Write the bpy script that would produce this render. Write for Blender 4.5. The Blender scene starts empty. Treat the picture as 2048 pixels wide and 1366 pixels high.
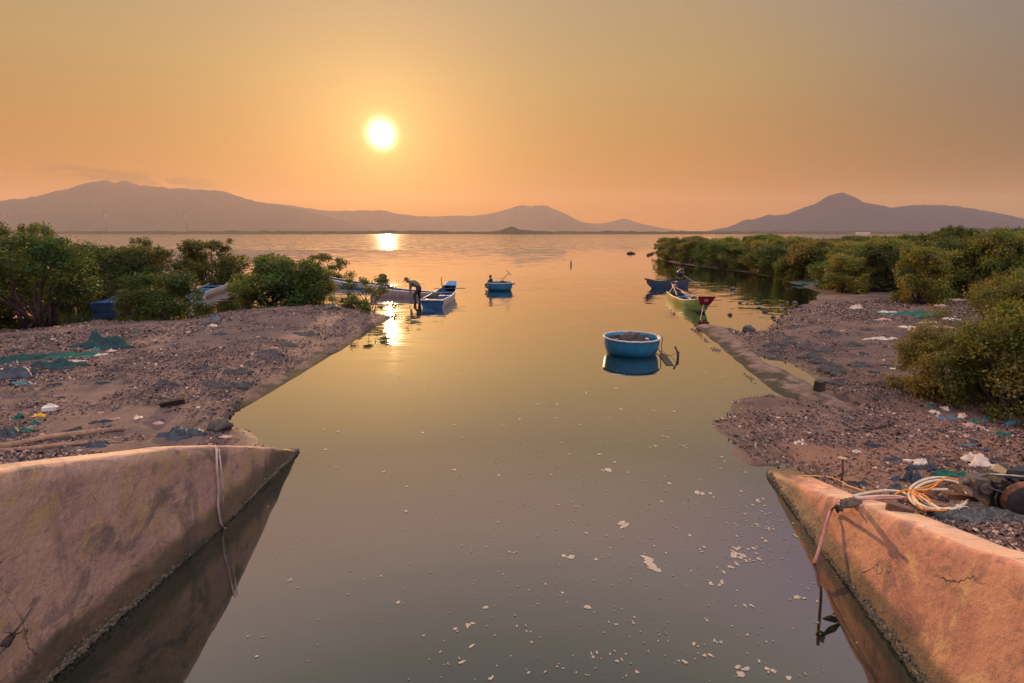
import bpy, math, random
import numpy as np
from mathutils import Vector, Matrix, noise

R = math.radians
rng = random.Random(11)
SC = bpy.context.scene
COL = SC.collection

# ------------------------------------------------------------------ camera model
F, CX, CY, H = 1024.0, 1024.0, 683.0, 4.2
PITCH = math.atan(217.0 / F)
CP, SP = math.cos(PITCH), math.sin(PITCH)


def ray(px, py):
    c, v = (px - CX) / F, (CY - py) / F
    return Vector((c, CP + v * SP, -SP + v * CP))


def at(px, py, z=0.0):
    d = ray(px, py)
    t = (z - H) / d.z
    return Vector((d.x * t, d.y * t, z))


def at_x(px, py, X):
    d = ray(px, py)
    t = X / d.x
    return Vector((X, d.y * t, H + d.z * t))


def at_y(px, py, Y):
    d = ray(px, py)
    t = Y / d.y
    return Vector((d.x * t, Y, H + d.z * t))


SUN_DIR = ray(763, 268).normalized()
SUN_EL = math.asin(SUN_DIR.z)
SUN_AZ = math.atan2(SUN_DIR.x, SUN_DIR.y)

# ------------------------------------------------------------------ tagging


def tag(o, label=None, cat=None, group=None, kind=None):
    if label:
        o['label'] = label
    if cat:
        o['category'] = cat
    if group:
        o['group'] = group
    if kind:
        o['kind'] = kind
    return o


def thing(name, label, cat, loc=(0, 0, 0), rz=0.0, group=None, rot=None, scale=1.0):
    o = bpy.data.objects.new(name, None)
    COL.objects.link(o)
    o.location = loc
    o.rotation_euler = rot if rot else (0, 0, rz)
    o.scale = (scale,) * 3
    o.empty_display_size = 0.2
    return tag(o, label, cat, group)


# ------------------------------------------------------------------ mesh builder
class MB:
    def __init__(self):
        self.v, self.f, self.m = [], [], []

    def add(self, vs, fs, mi=0):
        b = len(self.v)
        self.v += [tuple(p) for p in vs]
        self.f += [tuple(b + i for i in q) for q in fs]
        self.m += [mi] * len(fs)
        return self

    def box(self, c, s, rot=None, mi=0, taper=1.0):
        x, y, z = s[0] / 2, s[1] / 2, s[2] / 2
        t = taper
        vs = [Vector(p) for p in ((-x, -y, -z), (x, -y, -z), (x, y, -z), (-x, y, -z),
                                  (-x * t, -y * t, z), (x * t, -y * t, z), (x * t, y * t, z), (-x * t, y * t, z))]
        if rot is not None:
            M = Matrix.Rotation(rot[2], 3, 'Z') @ Matrix.Rotation(rot[1], 3, 'Y') @ Matrix.Rotation(rot[0], 3, 'X')
            vs = [M @ p for p in vs]
        c = Vector(c)
        return self.add([p + c for p in vs], [(3, 2, 1, 0), (4, 5, 6, 7), (0, 1, 5, 4), (1, 2, 6, 5), (2, 3, 7, 6), (3, 0, 4, 7)], mi)

    def tube(self, pts, rad, n=6, mi=0, closed=False):
        pts = [Vector(p) for p in pts]
        k = len(pts)
        if not hasattr(rad, '__len__'):
            rad = [rad] * k
        vs = []
        prev = None
        for i, p in enumerate(pts):
            a = pts[(i - 1) % k] if (closed or i > 0) else pts[i]
            b = pts[(i + 1) % k] if (closed or i < k - 1) else pts[i]
            t = (b - a).normalized()
            if prev is None:
                u = t.cross(Vector((0, 0, 1)))
                if u.length < 0.05:
                    u = t.cross(Vector((1, 0, 0)))
            else:
                u = prev - t * prev.dot(t)
            u.normalize()
            prev = u
            w = t.cross(u)
            for j in range(n):
                q = 2 * math.pi * j / n
                vs.append(p + (u * math.cos(q) + w * math.sin(q)) * rad[i])
        fs = []
        for i in range(k if closed else k - 1):
            for j in range(n):
                a, b = i * n, ((i + 1) % k) * n
                fs.append((a + j, a + (j + 1) % n, b + (j + 1) % n, b + j))
        if not closed:
            fs.append(tuple(range(n))[::-1])
            fs.append(tuple((k - 1) * n + j for j in range(n)))
        return self.add(vs, fs, mi)

    def lathe(self, prof, n=32, mi=0, center=(0, 0, 0), M=None):
        vs = []
        for r, z in prof:
            for j in range(n):
                q = 2 * math.pi * j / n
                p = Vector((r * math.cos(q), r * math.sin(q), z))
                if M is not None:
                    p = M @ p
                vs.append(p + Vector(center))
        fs = []
        for i in range(len(prof) - 1):
            for j in range(n):
                fs.append((i * n + j, i * n + (j + 1) % n, (i + 1) * n + (j + 1) % n, (i + 1) * n + j))
        return self.add(vs, fs, mi)

    def blob(self, c, s, seed=0, rough=0.25, nu=10, nv=7, mi=0, freq=1.6):
        vs, fs = [], []
        for i in range(nv + 1):
            th = math.pi * i / nv
            for j in range(nu):
                ph = 2 * math.pi * j / nu
                d = Vector((math.sin(th) * math.cos(ph), math.sin(th) * math.sin(ph), math.cos(th)))
                k = 1 + rough * 1.8 * noise.noise(d * freq + Vector((seed * 7.3, seed * 3.1, seed)))
                vs.append((c[0] + d.x * s[0] * k, c[1] + d.y * s[1] * k, c[2] + d.z * s[2] * k))
        for i in range(nv):
            for j in range(nu):
                fs.append((i * nu + j, (i + 1) * nu + j, (i + 1) * nu + (j + 1) % nu, i * nu + (j + 1) % nu))
        return self.add(vs, fs, mi)

    def build(self, name, mats, parent=None, smooth=False, loc=None):
        me = bpy.data.meshes.new(name)
        me.from_pydata(self.v, [], self.f)
        if not isinstance(mats, (list, tuple)):
            mats = [mats]
        for m in mats:
            me.materials.append(m)
        if len(mats) > 1:
            me.polygons.foreach_set('material_index', self.m)
        if smooth:
            me.polygons.foreach_set('use_smooth', [True] * len(me.polygons))
        me.update()
        o = bpy.data.objects.new(name, me)
        COL.objects.link(o)
        if parent is not None:
            o.parent = parent
        if loc is not None:
            o.location = loc
        return o


def np_mesh(name, V, Q, mats, parent=None, smooth=False):
    """numpy verts (n,3) and faces (m,k) of one size into a mesh object"""
    me = bpy.data.meshes.new(name)
    k = Q.shape[1]
    me.vertices.add(len(V))
    me.vertices.foreach_set('co', np.ascontiguousarray(V, dtype=np.float32).ravel())
    me.loops.add(Q.size)
    me.loops.foreach_set('vertex_index', np.ascontiguousarray(Q, dtype=np.int32).ravel())
    me.polygons.add(len(Q))
    me.polygons.foreach_set('loop_start', np.arange(0, Q.size, k, dtype=np.int32))
    me.polygons.foreach_set('loop_total', np.full(len(Q), k, dtype=np.int32))
    if smooth:
        me.polygons.foreach_set('use_smooth', np.ones(len(Q), dtype=bool))
    me.update(calc_edges=True)
    me.validate()
    for m in (mats if isinstance(mats, (list, tuple)) else [mats]):
        me.materials.append(m)
    o = bpy.data.objects.new(name, me)
    COL.objects.link(o)
    if parent is not None:
        o.parent = parent
    return o


# ------------------------------------------------------------------ materials
class NT:
    def __init__(self, tree):
        self.t = tree

    def n(self, kind, **kw):
        nd = self.t.nodes.new(kind)
        for k, v in kw.items():
            if k in nd.inputs:
                s = nd.inputs[k]
                if isinstance(v, bpy.types.NodeSocket):
                    self.t.links.new(v, s)
                else:
                    s.default_value = v
            else:
                setattr(nd, k, v)
        return nd

    def link(self, a, b):
        self.t.links.new(a, b)

    def math(self, op, a, b=None, c=None, clamp=False):
        nd = self.t.nodes.new('ShaderNodeMath')
        nd.operation = op
        nd.use_clamp = clamp
        for i, x in enumerate((a, b, c)):
            if x is None:
                continue
            if isinstance(x, bpy.types.NodeSocket):
                self.t.links.new(x, nd.inputs[i])
            else:
                nd.inputs[i].default_value = x
        return nd.outputs[0]

    def vmath(self, op, a, b=None):
        nd = self.t.nodes.new('ShaderNodeVectorMath')
        nd.operation = op
        for i, x in enumerate((a, b)):
            if x is None:
                continue
            if isinstance(x, bpy.types.NodeSocket):
                self.t.links.new(x, nd.inputs[i])
            else:
                nd.inputs[i].default_value = x
        return nd.outputs['Value'] if op in ('DOT_PRODUCT', 'LENGTH') else nd.outputs['Vector']

    def mix(self, fac, a, b, blend='MIX'):
        nd = self.t.nodes.new('ShaderNodeMix')
        nd.data_type = 'RGBA'
        nd.blend_type = blend
        for s, x in ((nd.inputs['Factor'], fac), (nd.inputs[6], a), (nd.inputs[7], b)):
            if isinstance(x, bpy.types.NodeSocket):
                self.t.links.new(x, s)
            elif isinstance(x, (int, float)):
                s.default_value = x
            else:
                s.default_value = (*x[:3], 1)
        return nd.outputs[2]

    def noise(self, vec, scale, detail=4, rough=0.55, dist=0.0, out='Fac'):
        nd = self.n('ShaderNodeTexNoise', Scale=scale, Detail=detail, Roughness=rough, Distortion=dist)
        if vec is not None:
            self.t.links.new(vec, nd.inputs['Vector'])
        return nd.outputs[0 if out == 'Fac' else 1]

    def step(self, x, lo, hi):
        nd = self.t.nodes.new('ShaderNodeMapRange')
        nd.interpolation_type = 'SMOOTHSTEP'
        self.t.links.new(x, nd.inputs[0])
        nd.inputs[1].default_value = lo
        nd.inputs[2].default_value = hi
        return nd.outputs[0]

    def scale(self, vec, s):
        nd = self.t.nodes.new('ShaderNodeMapping')
        self.t.links.new(vec, nd.inputs[0])
        nd.inputs['Scale'].default_value = s
        return nd.outputs[0]


def new_mat(name):
    m = bpy.data.materials.new(name)
    m.use_nodes = True
    t = NT(m.node_tree)
    b = m.node_tree.nodes['Principled BSDF']
    return m, t, b


def paint(name, col, col2=None, rough=0.6, scale=3.0, bump=0.0, bscale=20.0, spec=0.3, metal=0.0, dirt=None, dirt_amt=0.5, lo=.4, hi=.65):
    """weathered surface: two tones in noise patches, optional dirt patches, fine bump"""
    m, t, b = new_mat(name)
    co = t.n('ShaderNodeTexCoord').outputs['Object']
    c2 = col2 or tuple(x * 0.7 for x in col)
    base = t.mix(t.step(t.noise(co, scale), lo, hi), col, c2)
    if dirt:
        base = t.mix(t.math('MULTIPLY', t.step(t.noise(co, scale * 2.3, 6, .65, .4), .5, .66), dirt_amt), base, dirt)
    t.link(base, b.inputs['Base Color'])
    b.inputs['Roughness'].default_value = rough
    b.inputs['Specular IOR Level'].default_value = spec
    b.inputs['Metallic'].default_value = metal
    if bump:
        bp = t.n('ShaderNodeBump', Strength=bump, Distance=0.03)
        t.link(t.noise(co, bscale, 5), bp.inputs['Height'])
        t.link(bp.outputs[0], b.inputs['Normal'])
    return m


def leaf_mat(name, c_dark, c_light, c_warm):
    m, t, b = new_mat(name)
    geo = t.n('ShaderNodeNewGeometry')
    oi = t.n('ShaderNodeObjectInfo')
    isl = geo.outputs['Random Per Island']
    pos = geo.outputs['Position']
    c = t.mix(isl, c_dark, c_light)
    c = t.mix(t.step(t.noise(pos, .7, 3), .42, .62), c, c_warm)
    hsv = t.n('ShaderNodeHueSaturation', Color=c)
    t.link(t.math('MULTIPLY_ADD', oi.outputs['Random'], .5, .78), hsv.inputs['Value'])
    t.link(t.math('MULTIPLY_ADD', oi.outputs['Random'], .05, .475), hsv.inputs['Hue'])
    c = hsv.outputs[0]
    t.link(c, b.inputs['Base Color'])
    b.inputs['Roughness'].default_value = .55
    b.inputs['Specular IOR Level'].default_value = .25
    tr = t.n('ShaderNodeBsdfTranslucent')
    t.link(t.mix(1.0, c, (1.5, 1.35, .6), 'MULTIPLY'), tr.inputs['Color'])
    mx = t.n('ShaderNodeMixShader', Fac=.42)
    t.link(b.outputs[0], mx.inputs[1])
    t.link(tr.outputs[0], mx.inputs[2])
    t.link(mx.outputs[0], m.node_tree.nodes['Material Output'].inputs['Surface'])
    return m

# ------------------------------------------------------------------ light, sky, air, camera
def _el(px, py):
    d = ray(px, py).normalized()
    return math.asin(d.z), math.atan2(d.x, d.y)


CLOUD_EL = _el(330, 363)[0] + .055 * (_el(330, 363)[1] + .62)


def build_world():
    w = bpy.data.worlds.new('World')
    SC.world = w
    w.use_nodes = True
    t = NT(w.node_tree)
    bg = w.node_tree.nodes['Background']
    sky = t.n('ShaderNodeTexSky')
    sky.sky_type = 'NISHITA'
    sky.sun_disc = False
    sky.sun_elevation = SUN_EL
    sky.sun_rotation = SUN_AZ
    sky.altitude = 0
    sky.air_density = 1.0
    sky.dust_density = SKY['dust']
    sky.ozone_density = 1.0
    d = t.vmath('NORMALIZE', t.n('ShaderNodeTexCoord').outputs['Generated'])
    sep = t.n('ShaderNodeSeparateXYZ', Vector=d)
    el = t.math('ARCSINE', sep.outputs[2])                       # radians above the horizon
    cs = t.vmath('DOT_PRODUCT', d, tuple(SUN_DIR))
    ang = t.math('ARCCOSINE', t.math('MINIMUM', cs, 0.999999))   # radians from the sun
    # smoky low sun: warm aerosol layers low down, unseen upper sky brightened as added fill, paler round the sun, greyer away from it
    ramp = t.n('ShaderNodeValToRGB')
    t.link(t.math('DIVIDE', el, R(60), clamp=True), ramp.inputs[0])
    cr = ramp.color_ramp
    cr.elements[0].position = 0
    cr.elements[0].color = (*SKY['ramp'][0][1], 1)
    cr.elements[1].position = 1
    cr.elements[1].color = (*SKY['ramp'][-1][1], 1)
    for e, c in SKY['ramp'][1:-1]:
        x = cr.elements.new(e / 60)
        x.color = (*c, 1)
    far = t.math('MULTIPLY', t.step(ang, R(28), R(66)), t.math('SUBTRACT', 1.0, t.step(el, R(26), R(42))))
    col = t.mix(t.math('MULTIPLY', far, SKY['far_amt']), ramp.outputs[0], t.mix(1.0, ramp.outputs[0], SKY['far_tint'], 'MULTIPLY'))
    nish = t.mix(1.0, sky.outputs[0], SKY['nish_tint'], 'MULTIPLY')
    col = t.mix(SKY['mix'], col, nish)
    back = t.math('MULTIPLY_ADD', t.step(ang, R(80), R(130)), SKY['back'], 1.0)  # added gain: sky behind the camera brightened to fill shaded faces
    col = t.mix(1.0, col, back, 'MULTIPLY')
    # aureole and the over-exposed sun
    glow = t.math('POWER', 2.718, t.math('MULTIPLY', ang, -1 / R(SKY['glow_deg'])))
    col = t.mix(1.0, col, t.mix(glow, (0, 0, 0), SKY['glow']), 'ADD')
    glow2 = t.math('POWER', 2.718, t.math('MULTIPLY', ang, -1 / R(1.9)))
    col = t.mix(1.0, col, t.mix(glow2, (0, 0, 0), SKY['glow2']), 'ADD')
    disc = t.math('POWER', 2.718, t.math('MULTIPLY', -1.0, t.math('POWER', t.math('DIVIDE', ang, R(.95)), 2.0)))
    col = t.mix(1.0, col, t.mix(disc, (0, 0, 0), SKY['disc']), 'ADD')
    # thin smoke cloud low over the left mountain and two faint streaks
    az = t.math('ARCTAN2', sep.outputs[0], sep.outputs[1])
    cv = t.n('ShaderNodeCombineXYZ', X=t.math('MULTIPLY', az, 14.0), Y=t.math('MULTIPLY', el, 70.0))
    nz = t.noise(cv.outputs[0], 1.3, 5, .6, .5)
    e0 = t.math('MULTIPLY_ADD', az, -.055, CLOUD_EL - .055 * .62)
    band = t.math('MULTIPLY', t.math('SUBTRACT', 1.0, t.step(t.math('ABSOLUTE', t.math('SUBTRACT', el, e0)), R(.15), R(.85))),
                  t.math('MULTIPLY', t.step(az, -.74, -.68), t.math('SUBTRACT', 1.0, t.step(az, -.56, -.47))))
    cl = t.math('MULTIPLY', t.math('MULTIPLY', band, t.step(nz, .34, .56)), .85)
    col = t.mix(cl, col, t.mix(1.0, col, (.60, .66, .95), 'MULTIPLY'))
    wv = t.n('ShaderNodeCombineXYZ', X=t.math('MULTIPLY', az, 3.5), Y=t.math('MULTIPLY_ADD', el, 16.0, t.math('MULTIPLY', az, -5.0)))
    wz = t.math('MULTIPLY', t.step(t.noise(wv.outputs[0], 2.0, 5, .6, .8), .53, .75), t.math('MULTIPLY', t.step(az, .2, .5), .1))
    col = t.mix(wz, col, t.mix(1.0, col, (1.35, 1.1, .98), 'MULTIPLY'))
    t.link(col, bg.inputs['Color'])
    bg.inputs['Strength'].default_value = SKY['strength']


SKY = dict(
    strength=0.1, dust=6.0, mix=0.06, nish_tint=(1.0, .75, .55),
    ramp=[(0, (4.1, 1.12, .06)), (3, (4.2, 1.25, .08)), (8, (4.3, 1.95, .42)), (15, (4.3, 2.8, 1.05)), (23, (4.0, 2.95, 1.85)), (31, (6.8, 4.6, 3.8)), (46, (10.5, 9.2, 8.4)), (60, (15, 14, 13.3))],
    far_amt=1.0, far_tint=(.36, .55, 1.5), back=3.0,
    glow_deg=10.0, glow=(.6, .36, .01), glow2=(7, 5.2, 1.5), disc=(60, 52, 34))
SUN_STRENGTH, SUN_COLOR = 5.0, (1.0, .58, .28)
HAZE_DENSITY, HAZE_COLOR = 0.45e-4, (.90, .73, .63)
EXPOSURE = 0.0


def build_light():
    L = bpy.data.lights.new('sun', 'SUN')
    L.energy = SUN_STRENGTH
    L.angle = R(0.8)
    L.color = SUN_COLOR
    o = bpy.data.objects.new('sun', L)
    COL.objects.link(o)
    o.rotation_euler = SUN_DIR.to_track_quat('Z', 'Y').to_euler()
    o.location = (-60, 200, 60)


def build_camera():
    c = bpy.data.cameras.new('camera')
    c.sensor_width = 36
    c.lens = 36 * F / 2048
    c.clip_start, c.clip_end = 0.1, 40000
    o = bpy.data.objects.new('camera', c)
    COL.objects.link(o)
    o.location = (0, 0, H)
    o.rotation_euler = (math.pi / 2 - PITCH, 0, 0)
    SC.camera = o
    SC.view_settings.view_transform = 'Standard'
    SC.view_settings.look = 'None'
    SC.view_settings.exposure = EXPOSURE
    SC.view_settings.gamma = 1
    cy = SC.cycles
    cy.use_denoising = True
    cy.denoiser = 'OPENIMAGEDENOISE'
    cy.max_bounces, cy.diffuse_bounces, cy.glossy_bounces = 8, 3, 3
    cy.transmission_bounces, cy.transparent_max_bounces, cy.volume_bounces = 4, 6, 1
    cy.sample_clamp_indirect = 6.0
    cy.caustics_reflective = False
    cy.caustics_refractive = False


# ------------------------------------------------------------------ shape of the land
def W(pts):
    return [(p if isinstance(p, tuple) and len(p) == 2 and isinstance(p[0], float) else tuple(at(*p)[:2])) for p in pts]


left_poly = [(-4.64, -8.0), (-4.58, 4.1), (-4.38, 6.7), (-4.26, 8.75)] + W([(540, 893), (524, 884), (507, 850), (504, 834), (520, 812), (560, 781), (640, 730), (700, 695), (745, 665),
             (784, 637), (765, 630), (740, 619), (690, 612), (640, 613), (560, 616), (480, 622), (420, 630), (370, 640), (290, 642), (200, 640), (100, 654), (0, 662)]) \
    + [(-34., 22.), (-70., 24.), (-70., -8.)]
right_poly = [(4.3, -8.0), (4.3, 3.6), (4.42, 5.0), (4.62, 6.9), (4.85, 8.7)] + W([(1512, 930), (1470, 905), (1442, 868), (1437, 846), (1455, 823), (1500, 795), (1537, 788), (1478, 732), (1428, 692),
              (1393, 662), (1385, 653), (1412, 652), (1440, 654), (1492, 667), (1532, 661), (1560, 640), (1600, 613), (1634, 597), (1640, 585), (1600, 572),
              (1560, 558), (1500, 546), (1420, 535), (1350, 527), (1309, 515)]) + [(31., 112.), (60., 122.), (160., 135.), (160., -8.)]
puddle_poly = W([(1524, 715), (1552, 719), (1580, 728), (1621, 752), (1637, 774), (1626, 777), (1600, 759), (1570, 745), (1538, 735)])
apron_out = [(1386, 653), (1430, 692), (1480, 733), (1540, 787), (1580, 805), (1650, 828), (1700, 842)]
apron_in = [(1412, 652), (1446, 658), (1487, 691), (1530, 731), (1566, 746), (1628, 780), (1720, 826)]
apron_poly = W(apron_out + apron_in[::-1])

LW_FRONT = [(0, 949), (117, 928), (250, 910), (350, 895), (425, 891), (527, 894), (582, 902)]
RW_FRONT = [(2048, 1115), (1970, 1097), (1861, 1056), (1732, 1012), (1641, 990), (1546, 952), (1520, 930)]
lw = sorted((at_x(px, py, -4.35).y, at_x(px, py, -4.35).z) for px, py in LW_FRONT)
rw = sorted((at_x(px, py, 4.35).y, at_x(px, py, 4.35).z) for px, py in RW_FRONT)
lw_y, lw_z = [0.0] + [a for a, b in lw], [lw[0][1] + .43 * lw[0][0] * .8] + [b for a, b in lw]
rw[-1] = (rw[-1][0], .10)
rw_y, rw_z = [0.0] + [a for a, b in rw], [rw[0][1] + .36 * rw[0][0] * .8] + [b for a, b in rw]
print('LW', [(round(a, 2), round(b, 2)) for a, b in zip(lw_y, lw_z)])
print('RW', [(round(a, 2), round(b, 2)) for a, b in zip(rw_y, rw_z)])


def lw_top(y):
    return np.interp(y, lw_y, lw_z)


def rw_top(y):
    return np.interp(y, rw_y, rw_z)


def sdist(X, Y, poly):
    """signed distance, positive inside"""
    X, Y = np.asarray(X, float), np.asarray(Y, float)
    d = np.full(X.shape, 1e9)
    ins = np.zeros(X.shape, bool)
    n = len(poly)
    for i in range(n):
        ax, ay = poly[i]
        bx, by = poly[(i + 1) % n]
        ex, ey = bx - ax, by - ay
        L = max(ex * ex + ey * ey, 1e-9)
        u = np.clip(((X - ax) * ex + (Y - ay) * ey) / L, 0, 1)
        d = np.minimum(d, np.hypot(X - ax - u * ex, Y - ay - u * ey))
        with np.errstate(divide='ignore', invalid='ignore'):
            c = ((ay > Y) != (by > Y)) & (X < (bx - ax) * (Y - ay) / np.where(by - ay == 0, 1e-9, by - ay) + ax)
        ins ^= c
    return np.where(ins, d, -d)


def vnoise(X, Y, s, seed=0):
    """cheap smooth value noise, numpy"""
    x, y = np.asarray(X) * s + seed * 17.13, np.asarray(Y) * s + seed * 5.71
    xi, yi = np.floor(x).astype(np.int64), np.floor(y).astype(np.int64)
    fx, fy = x - xi, y - yi
    fx, fy = fx * fx * (3 - 2 * fx), fy * fy * (3 - 2 * fy)

    def h(a, b):
        k = np.sin(a * 127.1 + b * 311.7 + seed * 74.7) * 43758.5453
        return k - np.floor(k)
    return (h(xi, yi) * (1 - fx) + h(xi + 1, yi) * fx) * (1 - fy) + (h(xi, yi + 1) * (1 - fx) + h(xi + 1, yi + 1) * fx) * fy - .5


def sstep(x, a, b):
    t = np.clip((x - a) / (b - a), 0, 1)
    return t * t * (3 - 2 * t)


def gz(X, Y):
    X, Y = np.asarray(X, float), np.asarray(Y, float)
    sl, sr = sdist(X, Y, left_poly), sdist(X, Y, right_poly)
    s = np.maximum(sl, sr) + vnoise(X, Y, 1.3, 3) * .35 * (Y > 8.5) + vnoise(X, Y, 4, 4) * .12
    h = np.where(s > 0, .46 * (1 - np.exp(-np.maximum(s, 0) / 2.2)), np.maximum(s * .22, -.9))
    h = h + np.where(s > .2, vnoise(X, Y, .55, 1) * .12 + vnoise(X, Y, 2.1, 2) * .05 + vnoise(X, Y, 7, 5) * .03, 0)
    kb = sstep(sl, .62, .3) * (X < 0) * sstep(Y, 10.3, 11.2) * sstep(-Y, -24.6, -23.8)
    h = np.where(h > -.2, h * (1 - kb) - .2 * kb, h)
    # low concrete apron and the puddle behind it
    sa = sdist(X, Y, apron_poly)
    ka = sstep(sa, -.15, .25) * sstep(Y, 10.2, 11.6)
    h = h * (1 - ka) - .05 * ka
    sp = sdist(X, Y, puddle_poly)
    h = np.where(h > 0, h * (1 - .8 * sstep(sp, -1.6, -.15)), h)
    h = h + (-.08 - h) * sstep(sp, -.2, .02)
    # the made-up ground behind the wing walls
    el = lw_top(Y) - .13 + vnoise(X, Y, 1.7, 7) * .06
    er = rw_top(Y) - .12 + vnoise(X, Y, 1.7, 8) * .08
    wl = np.interp(Y, [-8, 4.1, 6.7, 8.9], [4.72, 4.66, 4.46, 4.3])
    wr = np.interp(Y, [-8, 3.6, 5.0, 6.9, 8.7], [4.22, 4.24, 4.36, 4.58, 4.8])
    h = np.where((X < -4.2) & (sl > -.1) & (Y < 9.2), h * sstep(-X, wl, wl + .1) - .3 * (1 - sstep(-X, wl, wl + .1)), h)
    h = np.where((X > 4.1) & (X < 6) & (sr > -.1) & (Y < 8.7), h * sstep(X, wr, wr + .12) - .3 * (1 - sstep(X, wr, wr + .12)), h)
    h = np.where((X < -4.2) & (sl > 0), np.maximum(h, np.where(Y < 8.9, el * sstep(-X, wl, wl + .16), -9)), h)
    h = np.where((X > 4.1) & (sr > 0), np.maximum(h, np.where(Y < 8.6, er * sstep(X, wr, wr + .2), -9)), h)
    return h


def g1(x, y):
    return float(gz(np.array([x]), np.array([y]))[0])


def on_ground(px, py):
    z = 0.2
    for _ in range(14):
        p = at(px, py, z)
        z = z * .4 + g1(p.x, p.y) * .6
    p = at(px, py, z)
    return Vector((p.x, p.y, g1(p.x, p.y)))


def span(lo, hi, n, far, k=1.22):
    a = list(np.linspace(lo, hi, n))
    st = a[1] - a[0]
    x, s = hi, st
    while x < far:
        s *= k
        x += s
        a.append(min(x, far))
    x, s = lo, st
    low = -far
    while x > low:
        s *= k
        x -= s
        a.insert(0, max(x, low))
    return np.array(a)


FAR = 9000.0


def build_ground():
    xs = span(-26, 26, 400, FAR)
    ys = span(-2, 30, 250, FAR)
    ys = ys[ys > -400]
    X, Y = np.meshgrid(xs, ys)
    Z = gz(X, Y)
    V = np.stack([X.ravel(), Y.ravel(), Z.ravel()], 1)
    ny, nx = X.shape
    i = (np.arange(ny - 1)[:, None] * nx + np.arange(nx - 1)[None, :]).ravel()
    Q = np.stack([i, i + 1, i + 1 + nx, i + nx], 1)
    m, t, b = new_mat('shell_mud')
    co = t.n('ShaderNodeTexCoord').outputs['Object']
    sx = t.n('ShaderNodeSeparateXYZ', Vector=co)
    mud = t.mix(t.step(t.noise(co, .9, 5), .38, .62), (.150, .092, .085), (.085, .055, .058))
    red = t.math('MULTIPLY', t.step(sx.outputs[0], 3.5, 4.6), t.math('SUBTRACT', 1.0, t.step(t.math('ADD', sx.outputs[1], t.math('MULTIPLY', t.noise(co, .8), 4.0)), 9.5, 14.)))
    mud = t.mix(t.math('MULTIPLY', red, .85), mud, (.24, .115, .08))
    tan = t.math('MULTIPLY', t.step(t.noise(t.vmath('ADD', co, (9, 4, 0)), .45, 4), .45, .62), .6)
    mud = t.mix(tan, mud, (.19, .118, .10))
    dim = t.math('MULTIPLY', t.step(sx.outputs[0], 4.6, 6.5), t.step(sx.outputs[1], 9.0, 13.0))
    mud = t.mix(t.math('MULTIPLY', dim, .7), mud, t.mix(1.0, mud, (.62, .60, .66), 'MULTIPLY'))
    vo = t.n('ShaderNodeTexVoronoi', Vector=co, Scale=26.0)
    bright = t.n('ShaderNodeSeparateColor', Color=vo.outputs['Color'])
    sh = t.math('MULTIPLY', t.math('SUBTRACT', 1.0, t.step(vo.outputs['Distance'], .18, .42)), t.step(bright.outputs[0], .35, .8))
    gate = t.step(t.noise(co, 1.6, 4), .3, .6)
    mud = t.mix(t.math('MULTIPLY', t.math('MULTIPLY', sh, gate), .9), mud, t.mix(bright.outputs[1], (.32, .24, .21), (.06, .05, .055)))
    dk = t.noise(t.scale(co, (.55, 1.5, 1)), 1.25, 6, .65, .6)
    mud = t.mix(t.math('MULTIPLY', t.step(dk, .56, .68), .75), mud, (.035, .032, .038))
    wet = t.math('SUBTRACT', 1.0, t.step(t.math('ADD', sx.outputs[2], t.math('MULTIPLY', t.noise(co, 3.0), .1)), .05, .16))
    mud = t.mix(t.math('MULTIPLY', wet, .55), mud, (.05, .038, .036))
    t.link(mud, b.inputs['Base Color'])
    t.link(t.math('MULTIPLY_ADD', wet, -.25, .88), b.inputs['Roughness'])
    b.inputs['Specular IOR Level'].default_value = .3
    hgt = t.math('ADD', t.math('MULTIPLY', sh, .5), t.math('ADD', t.noise(co, 9, 6, .7), t.noise(co, 45, 3)))
    bp = t.n('ShaderNodeBump', Strength=.9, Distance=.05, Height=hgt)
    t.link(bp.outputs[0], b.inputs['Normal'])
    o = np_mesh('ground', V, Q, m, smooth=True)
    tag(o, kind='structure')


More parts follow.
